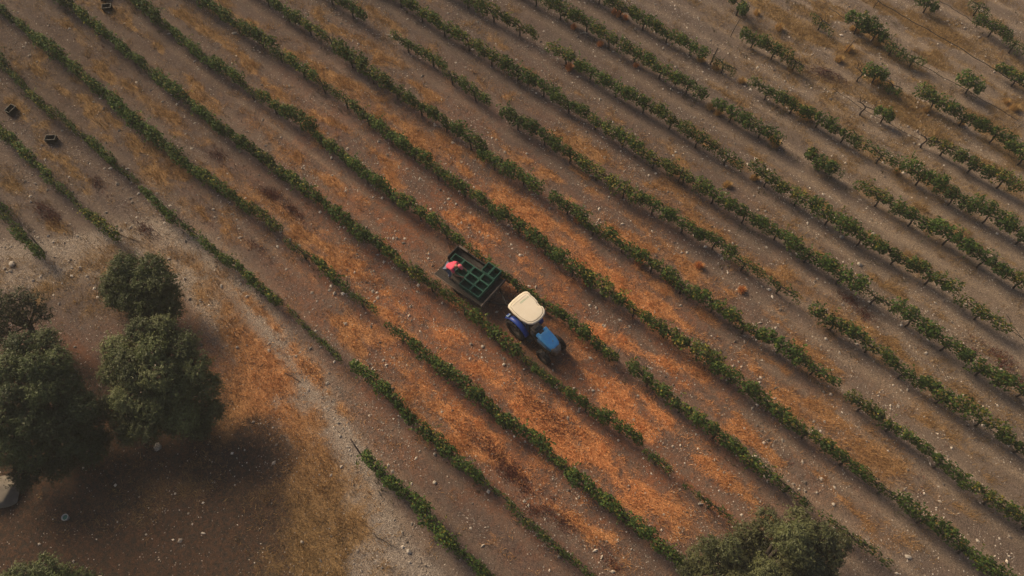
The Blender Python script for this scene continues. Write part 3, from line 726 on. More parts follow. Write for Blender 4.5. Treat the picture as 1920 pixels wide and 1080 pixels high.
olive(262, 535, 1.6, [(232, 500, 2.1, .62), (215, 530, 1.5, .60), (248, 560, 1.3, .62), (222, 560, 1.1, .55), (285, 502, 2.2, .62), (300, 530, 2.0, .68), (270, 530, 1.9, .6), (312, 555, 1.4, .62), (282, 570, 1.2, .7), (205, 545, 1.0, .4), (240, 520, 1.9, .55), (322, 580, .9, .5), (262, 590, .7, .5), (300, 590, .8, .5)], 3,
      'dark bushy olive tree with two round heads beside the farm track', [(.048, .062, .024), (.058, .07, .03), (.04, .053, .022)])
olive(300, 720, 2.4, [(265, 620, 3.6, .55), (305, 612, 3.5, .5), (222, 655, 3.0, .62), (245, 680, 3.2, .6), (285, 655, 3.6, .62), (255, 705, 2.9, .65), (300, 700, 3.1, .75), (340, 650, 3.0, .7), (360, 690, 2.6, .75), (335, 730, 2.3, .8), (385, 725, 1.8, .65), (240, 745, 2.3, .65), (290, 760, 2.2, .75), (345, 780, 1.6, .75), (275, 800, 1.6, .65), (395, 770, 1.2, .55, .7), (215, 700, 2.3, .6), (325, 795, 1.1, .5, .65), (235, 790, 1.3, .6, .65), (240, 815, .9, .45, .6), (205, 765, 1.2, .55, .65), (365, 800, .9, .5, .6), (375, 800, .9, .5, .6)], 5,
      'large silvery olive tree with lit upper lobes below the two headed one', [(.095, .112, .052), (.115, .13, .064), (.075, .09, .043)], trunk_r=.24)
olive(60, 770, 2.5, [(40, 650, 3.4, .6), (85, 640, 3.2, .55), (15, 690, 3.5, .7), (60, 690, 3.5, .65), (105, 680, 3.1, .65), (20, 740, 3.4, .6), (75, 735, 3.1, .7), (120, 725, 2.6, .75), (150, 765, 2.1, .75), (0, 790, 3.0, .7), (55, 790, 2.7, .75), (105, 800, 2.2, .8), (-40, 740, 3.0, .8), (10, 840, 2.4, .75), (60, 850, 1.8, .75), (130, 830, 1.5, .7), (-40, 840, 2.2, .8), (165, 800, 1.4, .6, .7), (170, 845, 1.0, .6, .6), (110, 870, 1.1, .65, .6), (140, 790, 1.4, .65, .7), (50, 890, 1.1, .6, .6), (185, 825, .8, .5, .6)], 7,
      'big spreading olive tree at the left edge above the pale boulder', [(.06, .078, .036), (.075, .092, .044), (.05, .065, .032)], trunk_r=.26)
olive(40, 590, 1.9, [(0, 570, 2.4, .55), (35, 560, 2.4, .48), (65, 565, 2.2, .45), (15, 600, 2.0, .6), (-25, 590, 2.1, .6), (78, 590, 1.8, .38), (45, 595, 2.0, .42), (-10, 625, 1.5, .6)], 9,
      'thin straggly olive tree with a bent dark trunk at the left edge', [(.055, .06, .028), (.07, .065, .032), (.045, .05, .025)], sprays=95, trunk_r=.13, bend=(-.35, .25), base=(72, 640))
olive(80, 1120, 2.0, [(85, 1062, 2.6, .38), (40, 1085, 2.4, .5), (110, 1085, 2.3, .5), (75, 1110, 2.2, .65), (150, 1095, 1.8, .5), (10, 1110, 2.0, .6), (110, 1140, 1.6, .6)], 11,
      'olive tree whose top shows at the bottom left corner', [(.08, .10, .042), (.07, .085, .04)])
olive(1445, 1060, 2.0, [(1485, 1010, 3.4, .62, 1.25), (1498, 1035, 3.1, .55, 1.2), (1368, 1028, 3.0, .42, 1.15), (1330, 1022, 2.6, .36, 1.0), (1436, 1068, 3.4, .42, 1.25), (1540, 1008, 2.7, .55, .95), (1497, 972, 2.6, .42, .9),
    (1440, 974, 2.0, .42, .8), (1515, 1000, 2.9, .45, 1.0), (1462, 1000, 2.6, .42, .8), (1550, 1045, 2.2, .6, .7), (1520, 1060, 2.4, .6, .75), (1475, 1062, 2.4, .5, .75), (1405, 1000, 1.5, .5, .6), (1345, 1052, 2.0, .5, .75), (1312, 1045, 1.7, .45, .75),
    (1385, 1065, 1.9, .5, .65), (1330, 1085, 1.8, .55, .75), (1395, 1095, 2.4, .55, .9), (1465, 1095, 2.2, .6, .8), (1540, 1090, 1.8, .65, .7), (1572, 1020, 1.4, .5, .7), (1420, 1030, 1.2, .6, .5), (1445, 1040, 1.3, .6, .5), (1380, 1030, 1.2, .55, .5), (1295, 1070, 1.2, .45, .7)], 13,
      'wide grey green olive tree at the bottom edge inside the vineyard', [(.078, .085, .042), (.095, .10, .05), (.06, .068, .034)], trunk_r=.24)

# ------------------------------------------------------------------ ROCKS
def rock_mesh(seed, sx, sy, sz, n=2):
    import bmesh
    bm = bmesh.new(); bmesh.ops.create_icosphere(bm, subdivisions=n, radius=1.0); r = np.random.default_rng(seed)
    cuts = [(Vector(r.normal(0, 1, 3)).normalized(), r.uniform(.55, .9)) for _ in range(7)]
    for v in bm.verts:
        p = v.co.copy()
        for d, h in cuts:
            k = p.dot(d)
            if k > h: p -= d * (k - h)
        v.co = Vector((p.x * sx, p.y * sy, p.z * sz))
    me = bpy.data.meshes.new('rock'); bm.to_mesh(me); bm.free(); me.materials.append(M['rock']); return me
ROCKS = [
 (297, 840, .20, .16, .13, 'pale angular rock lying in the shade below the large olive tree'),
 (25, 497, .18, .15, .11, 'pinkish pale rock, largest of a small heap at the left edge'),
 (21, 509, .09, .07, .06, 'small white rock just below the pinkish rock at the left edge'),
 (9, 504, .09, .06, .05, 'flat white rock left of the pinkish rock at the left edge'),
 (13, 510, .07, .05, .04, 'tiny white rock at the foot of the heap on the left edge'),
 (1612, 496, .13, .11, .10, 'round white rock between the right hand rows'),
 (1577, 446, .11, .10, .08, 'round buff rock above the round white one, close to a row'),
 (767, 1035, .12, .10, .09, 'round pale rock on the gravel near the bottom of the track'),
 (815, 905, .08, .08, .06, 'round rock with a shadow in the lane at the lower middle'),
 (815, 852, .07, .07, .06, 'small white rock under the second row below the tractor'),
 (1702, 1044, .15, .09, .06, 'flat pale slab of rock right of the bottom olive tree'),
 (1311, 946, .11, .06, .06, 'upright pale rock above the bottom olive tree'),
 (440, 64, .16, .09, .06, 'flat white slab of rock in the upper left lanes'),
 (622, 298, .09, .08, .06, 'white rock beside a row in the upper middle left'),
 (845, 341, .08, .08, .06, 'white rock close to the row above the trailer'),
 (505, 658, .10, .08, .06, 'white rock in the middle of the farm track'),
 (415, 537, .11, .07, .06, 'flat white rock beside the farm track near the two headed olive'),
 (446, 653, .08, .07, .06, 'white rock right of the large silvery olive tree'),
 (335, 581, .09, .07, .06, 'white rock between the two olive trees beside the track'),
 (317, 485, .09, .05, .05, 'flat white rock above the two headed olive tree'),
 (381, 1000, .12, .04, .04, 'long thin pinkish stone in the dark ground at lower left'),
 (567, 1017, .09, .06, .06, 'pale stone on the ochre grass at lower left'),
 (638, 818, .07, .06, .05, 'white stone at the lower end of the farm track'),
 (945, 683, .09, .08, .06, 'pale pink rock in the lane just below the tractor'),
 (905, 650, .08, .07, .05, 'white stone below the row beside the tractor'),
 (855, 382, .08, .07, .05, 'white stone in the lane above the trailer'),
 (1112, 732, .07, .07, .05, 'white stone in the lane at the lower right of the tractor'),
 (1563, 946, .08, .07, .05, 'white stone above the right side of the bottom olive tree'),
 (163, 518, .07, .06, .05, 'white stone left of the two headed olive tree'),
 (777, 383, .07, .07, .05, 'white stone left of the lane above the trailer'),
 (1000, 592, .06, .06, .05, 'small stone hidden beside the tractor hood'),
]
for i, (px, py, a, b, c, lab) in enumerate(ROCKS[:-1]):
    q = un(px, py); o = link('rock', rock_mesh(200 + i, a, b, c))
    o.location = (q[0], q[1], gzf(q[0], q[1]) + c * .35); o.rotation_euler = (random.uniform(-.15, .15), random.uniform(-.15, .15), random.uniform(-.8, .8))
    tag(o, lab, 'rock', 'pale rocks lying about the field')
q = un(12, 922, .3); o = link('boulder', rock_mesh(333, .85, .65, .48, 4)); o.data.materials.clear(); o.data.materials.append(surface('weathered_boulder', (.22, .195, .16), (.17, .15, .125), 2.5, .9, dirt=(.15, .13, .10), dirt_amt=.5, bump=.3))
for p in o.data.polygons: p.use_smooth = True
o.location = (q[0] - .25, q[1] - .1, .2); o.rotation_euler = (0, 0, .5)
tag(o, 'big smooth pale boulder under the olive tree at the left edge', 'boulder')

# ------------------------------------------------------------------ dry bushes, brush pile, posts, sticks, pipes
def bush_mesh(seed, c1, c2, n=260, R=.3, h=.38):
    r = np.random.default_rng(seed); a = r.uniform(0, 2 * np.pi, n); le = r.uniform(0, 1, n) ** .7
    b = np.stack([np.cos(a), np.sin(a), 0 * a], -1) * (r.uniform(0, .5, n) * R)[:, None]
    tip = np.stack([np.cos(a) * le * R, np.sin(a) * le * R, h * np.sqrt(np.clip(1.05 - le ** 2, .05, 1)) * r.uniform(.75, 1.1, n)], -1) + r.normal(0, .02, (n, 3))
    w = np.stack([-np.sin(a), np.cos(a), 0 * a], -1) * .014
    V = np.stack([b - w, b + w, tip], 1).reshape(-1, 3); t = r.uniform(0, 1, (n, 1))
    c = ((1 - t) * np.array(c1) + t * np.array(c2)) * r.uniform(.7, 1.2, (n, 1))
    return mesh_np('dry_bush', V, np.arange(3 * n).reshape(-1, 3), np.repeat(c, 3, 0))
GB = [bush_mesh(i, (.66, .45, .19), (.45, .29, .12)) for i in range(4)]
OB = [bush_mesh(10 + i, (.80, .42, .18), (.55, .25, .10)) for i in range(4)]
for m in GB + OB: m.materials.append(M['grass'])
for i, (px, py) in enumerate(sorted([(1597, 56), (1605, 60), (1390, 155), (1418, 27), (1313, 115), (1480, 134), (1513, 224), (1453, 274), (1680, 324), (1413, 338), (1363, 349), (1900, 205), (1341, 130), (1643, 85), (1800, 235), (1571, 116), (1665, 164), (1459, 56), (1642, 158), (1886, 192), (1590, 95), (1735, 210), (1500, 215), (1445, 262), (1330, 205), (1345, 215)])):
    q = un(px, py); o = link('dry_bush', GB[i % 4]); s = random.uniform(.75, 1.25)
    o.location = (q[0], q[1], gzf(q[0], q[1]) - .02); o.scale = (s * 1.1, s * .9, s); o.rotation_euler.z = random.uniform(0, 6)
    tag(o, f'rounded golden dry bush at the foot of the upper right vines, {ORDS[i + 1]} from left', 'dry bush', 'golden dry bushes in the upper right of the field')
for i, (px, py) in enumerate(sorted([(1075, 54), (1160, 30), (1172, 36), (1067, 130), (1125, 86), (1192, 125), (1082, 415), (1098, 530), (1198, 495), (1262, 532), (1250, 526), (1152, 25), (1310, 500), (1390, 545)])):
    q = un(px, py); o = link('dry_bush', OB[i % 4]); s = random.uniform(.7, 1.15)
    o.location = (q[0], q[1], gzf(q[0], q[1]) - .02); o.scale = (s * 1.1, s * .9, s); o.rotation_euler.z = random.uniform(0, 6)
    tag(o, f'rounded orange dry bush at the foot of the middle vine rows, {ORDS[i + 1]} from left', 'dry bush', 'orange dry bushes along the middle vine rows')
# heap of reddish cuttings
q = un(1548, 142); e = empty('brush_pile', (q[0], q[1], gzf(q[0], q[1])), .2)
r = random.Random(5); m = MB()
for i in range(150):
    x, y = r.gauss(0, .55), r.gauss(0, .22); a = r.uniform(0, 6.28); l = r.uniform(.15, .4); z = max(.02, .26 * math.exp(-(x / .7) ** 2 - (y / .3) ** 2) * r.uniform(.2, 1.2))
    m.tube([(x, y, z), (x + math.cos(a) * l * .5, y + math.sin(a) * l * .5, z + .04), (x + math.cos(a) * l, y + math.sin(a) * l, z)], [.011, .009, .005], 4)
tag(m.build('twigs', surface('red_brown_twigs', (.085, .03, .026), (.05, .022, .02), 20, .9), e), kind='stuff')
m = MB(); m.tube([(-.05, .05, .1), (.02, .1, .3), (.05, .12, .52)], [.018, .015, .012], 5); m.build('stake', M['graywood'], e)
tag(e, 'heap of reddish brown dried cuttings with a pale stake stuck in it', 'brush pile')
def post(px, py, h, rad, label, lean=(0, 0), mat='graywood', name='trellis_post', cat='post'):
    q = un(px, py); z = gzf(q[0], q[1]); m = MB()
    m.tube([(0, 0, -.2), (lean[0] * .5, lean[1] * .5, h * .5), (lean[0], lean[1], h)], [rad, rad * .95, rad * .9], 8)
    m.tube([(lean[0] * 1.0, lean[1] * 1.0, h), (lean[0] * 1.01, lean[1] * 1.01, h + .02)], [rad * .9, rad * .5], 8)
    o = m.build(name, M[mat], None); o.location = (q[0], q[1], z); tag(o, label, cat); return o
post(1331, 121, 1.15, .04, 'dark trellis post at the end of a vine stretch in the upper right', (.1, .05), 'vinewood')
post(1827, 53, 1.2, .022, 'thin upright stake under the irrigation pipe at the top right', (.1, .05), 'vinewood')
post(1369, 68, 1.2, .02, 'thin leaning stake among the bare ground near the top right', (.15, .1), 'vinewood')
post(1636, 16, 1.1, .02, 'thin stake at the top edge beside the irrigation pipe', (.15, .1), 'vinewood')
post(1582, 100, .9, .018, 'short thin stake with a withered shoot near the top right', (.15, .15), 'vinewood')
post(88, 480, .9, .035, 'grey end post leaning hard back over the row end at the left', (-1.15, .18), 'graywood')
post(683, 862, .8, .035, 'grey end post leaning back at the row end beside the track', (-.7, .15), 'graywood')
post(1152, 672, 1.1, .03, 'short grey end post where the row above the tractor stops', (.1, 0), 'graywood')
post(1270, 345, 1.2, .03, 'slim post standing in the fourth row above the tractor', (.02, 0), 'vinewood')
def stick(p0, p1, rad, label, name='dead_branch', cat='branch', twig=True, z=.05, mat='vinewood'):
    a, b = un(*p0), un(*p1); d = b - a; r = random.Random(int(p0[0])); m = MB()
    n = 6; pts = []
    for i in range(n):
        t = i / (n - 1); x, y = d[0] * t + r.gauss(0, .03), d[1] * t + r.gauss(0, .03); pts.append((x, y, gzf(a[0] + x, a[1] + y) + z))
    m.tube(pts, [rad * (1 - .5 * i / n) for i in range(n)], 6)
    if twig:
        for i in (2, 3, 4):
            s = r.choice((-1, 1)); m.tube([pts[i], (pts[i][0] - d[1] * .12 * s + d[0] * .08, pts[i][1] + d[0] * .12 * s + d[1] * .08, pts[i][2] + .05)], [rad * .5, rad * .25], 4)
    o = m.build(name, M[mat], None); o.location = (a[0], a[1], 0); tag(o, label, cat); return o
stick((205, 432), (266, 456), .018, 'thin dark length of wire pulled out from the row end above the two headed olive', 'trellis_wire', 'wire', False)
stick((500, 680), (484, 694), .015, 'short fallen branch lying on the farm track')
stick((534, 700), (564, 716), .018, 'crooked fallen branch right of the farm track')
stick((0, 632), (22, 620), .03, 'pale dead branch lying between the two left edge olive trees', mat='graywood')
stick((700, 1000), (745, 1030), .014, 'dark twig along the gravel at the bottom of the track')
stick((1850, 800), (1905, 850), .014, 'dead cane lying along the lane at the right edge')
stick((1885, 590), (1918, 640), .014, 'dead cane lying past the end of a row at the right edge')
stick((1270, 1030), (1282, 990), .012, 'thin dry cane above the left side of the bottom olive tree')
def pipe(P, label, z=.45, rad=.014):
    W = [un(a, b, z) for a, b in P]; m = MB(); o0 = W[0]; pts = []
    for a, b in zip(W[:-1], W[1:]):
        for t in np.linspace(0, 1, 8, endpoint=False):
            p = a + (b - a) * t; pts.append((p[0] - o0[0], p[1] - o0[1], z + .03 * math.sin(9 * t + p[0])))
    m.tube(pts, rad, 6); o = m.build('irrigation_pipe', M['hose'], None); o.location = (o0[0], o0[1], 0); tag(o, label, 'pipe')
pipe([(1630, -8), (1700, 34), (1780, 78), (1870, 134), (1930, 168)], 'long black irrigation pipe strung along the bare row at top right', rad=.02)
pipe([(1760, 0), (1800, 24), (1836, 48)], 'short black irrigation pipe beside the thin stake at top right')
pipe([(1555, 15), (1600, 45), (1720, 118), (1800, 162), (1925, 235)], 'black irrigation pipe along the row with the round lone vine', rad=.014)
pipe([(1560, 165), (1620, 205), (1740, 272)], 'black irrigation pipe beside the leafless vine', rad=.011)
pipe([(1815, 555), (1870, 600), (1930, 645)], 'black irrigation pipe past the end of the row at the right edge', rad=.012)

# ------------------------------------------------------------------ CRATES
CL, CW, CH = .52, .35, .31
def make_crate(name, outer, inner):
    e = empty(name, (0, 0, 0)); t = .016
    base = MB().box((0, 0, .012), (CL - .06, CW - .06, .024)).build('base', inner, e)
    for s in (-1, 1):
        m = MB(); m.box((0, s * (CW / 2 - t), CH / 2), (CL - .05, t, CH - .03))
        for i in range(-4, 5): m.box((i * .054, s * (CW / 2 - t * .5 + .003), CH / 2), (.012, t * .6, CH - .05))
        m.build('long_side', outer, e)
        m = MB(); m.box((s * (CL / 2 - t), 0, CH / 2), (t, CW - .05, CH - .03))
        for i in range(-2, 3): m.box((s * (CL / 2 - t * .5 + .003), i * .058, CH / 2), (t * .6, .012, CH - .05))
        m.build('short_side', outer, e)
    m = MB()
    for s in (-1, 1):
        m.box((0, s * (CW / 2 - .012), CH - .012), (CL, .024, .026)); m.box((s * (CL / 2 - .012), 0, CH - .012), (.024, CW - .05, .0262))
    for sx in (-1, 1):
        for sy in (-1, 1): m.box((sx * (CL / 2 - .022), sy * (CW / 2 - .022), CH / 2 - .02), (.03, .03, CH - .04))
    m.build('rim', outer, e)
    return e

# ------------------------------------------------------------------ TRAILER
TR = empty('farm_trailer', (-11.14, 11.02, gzf(-11.14, 11.02)), math.radians(2.5))
tag(TR, 'low wooden farm trailer with grey boards hitched behind the tractor', 'trailer')
TL_, TW = 2.56, 1.62; BZ = .68
pw = TW / 8
for i in range(8):
    o = MB().box((0, -TW / 2 + (i + .5) * pw, BZ + random.uniform(-.004, .004)), (TL_, pw - .012, .035)).build('bed_plank', M['oldplank'], TR)
m = MB()
for s in (-1, 1): m.box((0, s * .5, BZ - .07), (TL_ - .1, .07, .10))
for x in (-1.1, -.4, .4, 1.1): m.box((x, 0, BZ - .145), (.06, TW - .1, .05))
m.build('frame', M['darkmetal'], TR)
soften(MB().box((TL_ / 2 + .03, 0, BZ + .03), (.06, TW + .06, .20)).build('front_board', M['graywood'], TR), .01)
soften(MB().box((-.12, TW / 2 + .03, BZ + .07), (TL_ - .25, .05, .22)).build('side_board', M['darkmetal'], TR), .008)
m = MB(); m.tube([(-TL_ / 2 + .02, -TW / 2 - .04, BZ + .06), (0, -TW / 2 - .045, BZ + .055), (TL_ / 2 - .4, -TW / 2 - .04, BZ + .05)], .022, 8); m.build('side_rail', M['graywood'], TR)
soften(MB().box((-TL_ / 2 - .0, TW / 2 - .36, BZ + .16), (.05, .72, .26)).build('tail_board', M['darkmetal'], TR), .008)
soften(MB().box((-TL_ / 2 + .3, TW / 2 + .0, BZ + .30), (.5, .10, .05)).build('corner_plank', M['graywood'], TR), .008)
m = MB(); m.tube([(TL_ / 2, .42, BZ - .1), (TL_ / 2 + .75, 0, .46), (TL_ / 2 + 1.0, 0, .45)], .035, 8); m.tube([(TL_ / 2, -.42, BZ - .1), (TL_ / 2 + .75, 0, .46)], .035, 8); m.build('drawbar', M['darkmetal'], TR)
def wheel(parent, c, R, W, rim_r, rim_mat, lugs=16, name='wheel'):
    e = empty(name, c); e.parent = parent
    m = MB(); h = W / 2
    m.lathe_y([(rim_r, -h * .8), (R * .86, -h), (R * .97, -h * .75), (R, 0), (R * .97, h * .75), (R * .86, h), (rim_r, h * .8)], (0, 0, 0), 32)
    for i in range(lugs):
        a = 2 * math.pi * i / lugs
        for s in (-1, 1):
            aa = a + (math.pi / lugs if s > 0 else 0)
            Rm = Matrix.Rotation(-aa, 3, 'Y') @ Matrix.Rotation(s * .5, 3, 'X')
            m.box((R * 1.0 * math.cos(aa), s * h * .45, R * 1.0 * math.sin(aa)), (R * .10, h * .95, R * .075), Rm)
    m.build('tyre', M['rubber'], e)
    m = MB(); m.lathe_y([(rim_r * 1.02, -h * .7), (rim_r * .9, -h * .55), (rim_r * .3, -h * .25), (rim_r * .3, h * .25), (rim_r * .9, h * .55), (rim_r * 1.02, h * .7)], (0, 0, 0), 24)
    m.tube([(0, -h * .5, 0), (0, h * .5, 0)], rim_r * .3, 12); m.build('rim', rim_mat, e)
    return e
for s in (-1, 1): wheel(TR, (-.15, s * .62, .29 - gzf(-11.2, 11 + s * .6) * 0), .30, .18, .16, M['silver'], 12)
m = MB(); m.tube([(-.15, -.6, .29), (-.15, .6, .29)], .03, 8); m.box((-.15, -.3, .45), (.08, .06, .3)); m.box((-.15, .3, .45), (.08, .06, .3)); m.build('axle', M['darkmetal'], TR)

crate0 = make_crate('harvest_crate', M['crate'], M['crateinner'])
def tworld(x, y): 
    a = math.radians(2.5); return (-11.14 + x * math.cos(a) - y * math.sin(a), 11.02 + x * math.sin(a) + y * math.cos(a))
base_z = gzf(-11.14, 11.02) + BZ + .02
CR = [  # bed x, bed y, rotated, lift, label
 (.78, -.49, 0, 0, 'green harvest crate at the front corner of the trailer nearest the viewer'),
 (.78, -.13, 0, 0, 'green harvest crate in the front row, second from the near side'),
 (.78, .23, 0, 0, 'green harvest crate in the front row, third from the near side'),
 (.86, .675, 1, .05, 'green harvest crate set crosswise at the far front corner of the trailer'),
 (.49, .675, 1, .05, 'green harvest crate set crosswise behind the far front corner crate'),
 (.24, -.49, 0, 0, 'green harvest crate on the near side, the one right below the outstretched hand'),
 (.24, -.13, 0, 0, 'green harvest crate in the middle of the second row on the trailer'),
 (.24, .23, 0, 0, 'green harvest crate in the second row beside the empty far corner'),
 (-.30, -.13, 0, 0, 'shaded green harvest crate in the third row in front of the worker'),
 (-.30, .23, 0, 0, 'green harvest crate in the third row next to the shaded one'),
 (-.84, .23, 0, 0, 'dark green harvest crate at the tail end of the trailer beyond the worker'),
]
for i, (bx, by, ro, up, lab) in enumerate(CR):
    c = crate0 if i == 0 else copy_tree(crate0)
    X, Y = tworld(bx, by); c.location = (X, Y, base_z + up); c.rotation_euler = (0, 0, math.radians(2.5 + random.uniform(-1, 1) + (90 if ro else 0)))
    tag(c, lab, 'crate', 'green harvest crates loaded on the trailer')
# the crosswise pair stands on a pallet board
X, Y = tworld(.675, .675)
o = MB().box((X, Y, base_z + .023), (.74, .50, .044), Matrix.Rotation(math.radians(2.5), 3, 'Z')).build('packing_board', M['graywood'], None); tag(o, 'flat board under the two crosswise crates on the trailer', 'board')
blk = make_crate('field_crate', M['crateblack'], M['crateblack'])
BK = [(20, 205, 1.15, 0, 'black crate standing in the lane at the far left edge'), (96, 261, .1, 0, 'black crate lying across the lane, right of the one at the left edge'),
      (201, 14, .2, 0, 'black crate in the lane at the top left edge, lower of the two'), (196, -6, 1.2, 0, 'black crate cut off by the top edge, upper of the two')]
for i, (px, py, rz, _, lab) in enumerate(BK):
    c = blk if i == 0 else copy_tree(blk)
    q = un(px, py, .15); c.location = (q[0], q[1], gzf(q[0], q[1]) + .005); c.scale = (.92, .92, .92); c.rotation_euler = (random.uniform(-.05, .05), random.uniform(-.05, .05), rz + YAW)
    tag(c, lab, 'crate', 'black crates left in the upper left lanes')
# bucket
q = un(127, 972); e = empty('bucket', (q[0], q[1], gzf(q[0], q[1])))
V = MB(); ro = [[(r_ * math.cos(2 * math.pi * a / 24), r_ * math.sin(2 * math.pi * a / 24), z) for a in range(24)] for r_, z in ((.085, 0), (.115, .2), (.125, .2), (.125, .185), (.108, .185), (.10, .2), (.08, .06))]
V.loft(ro, True, False); V.build('wall', M['white'], e)
m = MB(); m.loft([[(r_ * math.cos(2 * math.pi * a / 24), r_ * math.sin(2 * math.pi * a / 24), z) for a in range(24)] for r_, z in ((.083, .05), (.094, .15))], False, True); m.build('contents', M['tealin'], e)
tag(e, 'small white bucket with teal inside standing on the dark ground at lower left', 'bucket')

# ------------------------------------------------------------------ TRACTOR (x forward, y left)
TX, TY, TH = -8.02, 10.95, math.radians(-6)
T = empty('tractor', (TX, TY, gzf(TX, TY) - .02), TH)
tag(T, 'narrow blue vineyard tractor with a cream canopy roof pulling the trailer', 'tractor')
RW, FW = .54, .35
wheel(T, (0, -.44, RW - .01), RW, .30, .27, M['silver'], 18, 'rear_wheel'); wheel(T, (0, .44, RW - .01), RW, .30, .27, M['silver'], 18, 'rear_wheel')
wheel(T, (1.62, -.46, FW), FW, .22, .17, M['silver'], 14, 'front_wheel'); wheel(T, (1.62, .46, FW), FW, .22, .17, M['silver'], 14, 'front_wheel')
m = MB(); m.box((.75, 0, .55), (1.5, .34, .34)); m.box((0, 0, .54), (.5, .5, .4)); m.tube([(0, -.4, .53), (0, .4, .53)], .11, 10); m.tube([(1.62, -.42, .35), (1.62, .42, .35)], .06, 8); m.box((1.62, 0, .42), (.25, .3, .2))
m.box((.55, -.33, .42), (.5, .24, .04)); m.box((.55, .33, .42), (.5, .24, .04))
soften(m.build('chassis', M['greycast'], T), .015)
m = MB(); m.tube([(-.35, -.2, .5), (-.75, -.22, .42)], .03, 6); m.tube([(-.35, .2, .5), (-.75, .22, .42)], .03, 6); m.box((-.62, 0, .44), (.3, .08, .06)); m.box((-.45, 0, .55), (.1, .5, .25)); m.build('hitch', M['darkmetal'], T)
# hood: lofted, rounded nose, notch at the back
def hood_ring(x, w, zt, zb, crown=.05, n=10):
    R = [(x, -w, zb), (x, -w, zt - .16)]
    for i in range(n + 1):
        a = math.pi * (1 - i / n); R.append((x, w * math.copysign(abs(math.cos(a)) ** .55, math.cos(a)), zt - .16 + .16 * math.sin(a) ** .6 + crown * math.sin(a)))
    R += [(x, w, zt - .16), (x, w, zb)]
    return R
m = MB(); rings = [hood_ring(x, w, zt, .78) for x, w, zt in ((1.08, .30, 1.21), (1.25, .30, 1.20), (1.42, .295, 1.18), (1.6, .282, 1.14), (1.76, .25, 1.09), (1.86, .20, 1.045))]
m.loft(rings, True, True); hd = m.build('hood', M['bluehood'], T)
for s in (-1, 1): soften(MB().box((1.03, s * .21, 1.13), (.17, .165, .16)).build('hood_shoulder', M['bluehood'], T), .03, 3)
m = MB(); rings = [hood_ring(x, w, zt, .60) for x, w, zt in ((1.80, .243, 1.06), (1.90, .215, 1.02), (1.99, .165, .97), (2.03, .10, .92))]
m.loft(rings, True, True); gr_ = m.build('grille', M['silver'], T)
for s in (-1, 1):
    MB().box((1.32, s * .306, .94), (.55, .012, .06)).build('side_stripe', M['stripe'], T)
    MB().box((1.3, s * .262, .68), (.9, .03, .22)).build('engine_panel', M['greycast'], T)
    MB().tube([(2.0, s * .09, .86), (2.035, s * .09, .86)], .04, 12).build('headlight', M['lamp'], gr_)
MB().tube([(1.62, .02, 1.17), (1.62, .02, 1.215)], .025, 10).build('filler_cap', M['stripe'], hd)
m = MB(); m.box((.70, 0, .92), (.30, .44, .42)); m.box((.68, 0, 1.16), (.16, .30, .10)); m.box((.95, 0, .98), (.28, .36, .18)); soften(m.build('dashboard', M['greycast'], T), .03, 3)
m = MB(); m.tube([(.98, -.27, .85), (.80, -.34, 1.1), (.76, -.35, 1.32)], [.05, .055, .04], 10); m.build('exhaust_pipe', M['greycast'], T)
m = MB(); m.tube([(.5, 0, 1.15), (.36, 0, 1.33)], .02, 8)
Rr = []; ax = Vector((-.62, 0, .78)).normalized(); u = Vector((0, 1, 0)); w_ = ax.cross(u)
pts = [Vector((.35, 0, 1.34)) + (u * math.cos(2 * math.pi * i / 20) + w_ * math.sin(2 * math.pi * i / 20)) * .18 for i in range(21)]
m.tube(pts, .014, 6, False); m.tube([pts[0], pts[10]], .01, 6); m.build('steering_wheel', M['seat'], T)
m = MB(); m.box((-.12, 0, .86), (.42, .42, .10)); m.box((-.36, 0, 1.08), (.09, .42, .42)); soften(m.build('seat', M['seat'], T), .03, 3)
MB().box((.25, 0, .50), (.5, .6, .03)).build('footplate', M['darkmetal'], T)
# fenders: long arched plates over the rear wheels with a boxed tail lamp
for s in (-1, 1):
    m = MB(); rings = []
    for i in range(15):
        a = math.radians(162 - 142 * i / 14); R = .64
        cx, cz = R * math.cos(a) * 1.02, .56 + R * .93 * math.sin(a)
        wdt = .115 if i > 1 else .10; nx_, nz_ = math.cos(a) * .016, math.sin(a) * .016
        y0, y1 = s * .43 - wdt, s * .43 + wdt
        rings.append([(cx - nx_, y0, cz - nz_), (cx - nx_, y1, cz - nz_), (cx + nx_, y1, cz + nz_), (cx + nx_ * 2, s * .43, cz + nz_ * 2), (cx + nx_, y0, cz + nz_)])
    m.loft(rings, True, True); fd = m.build('fender', M['bluefend'], T)
    tl = soften(MB().box((-.50, s * .43, 1.06), (.16, .17, .06), Matrix.Rotation(-.75, 3, 'Y')).build('lamp_box', M['stripe'], fd), .015)
    MB().box((-.52, s * .43, 1.085), (.085, .10, .03), Matrix.Rotation(-.75, 3, 'Y')).build('tail_lamp', M['bluefend'], fd)
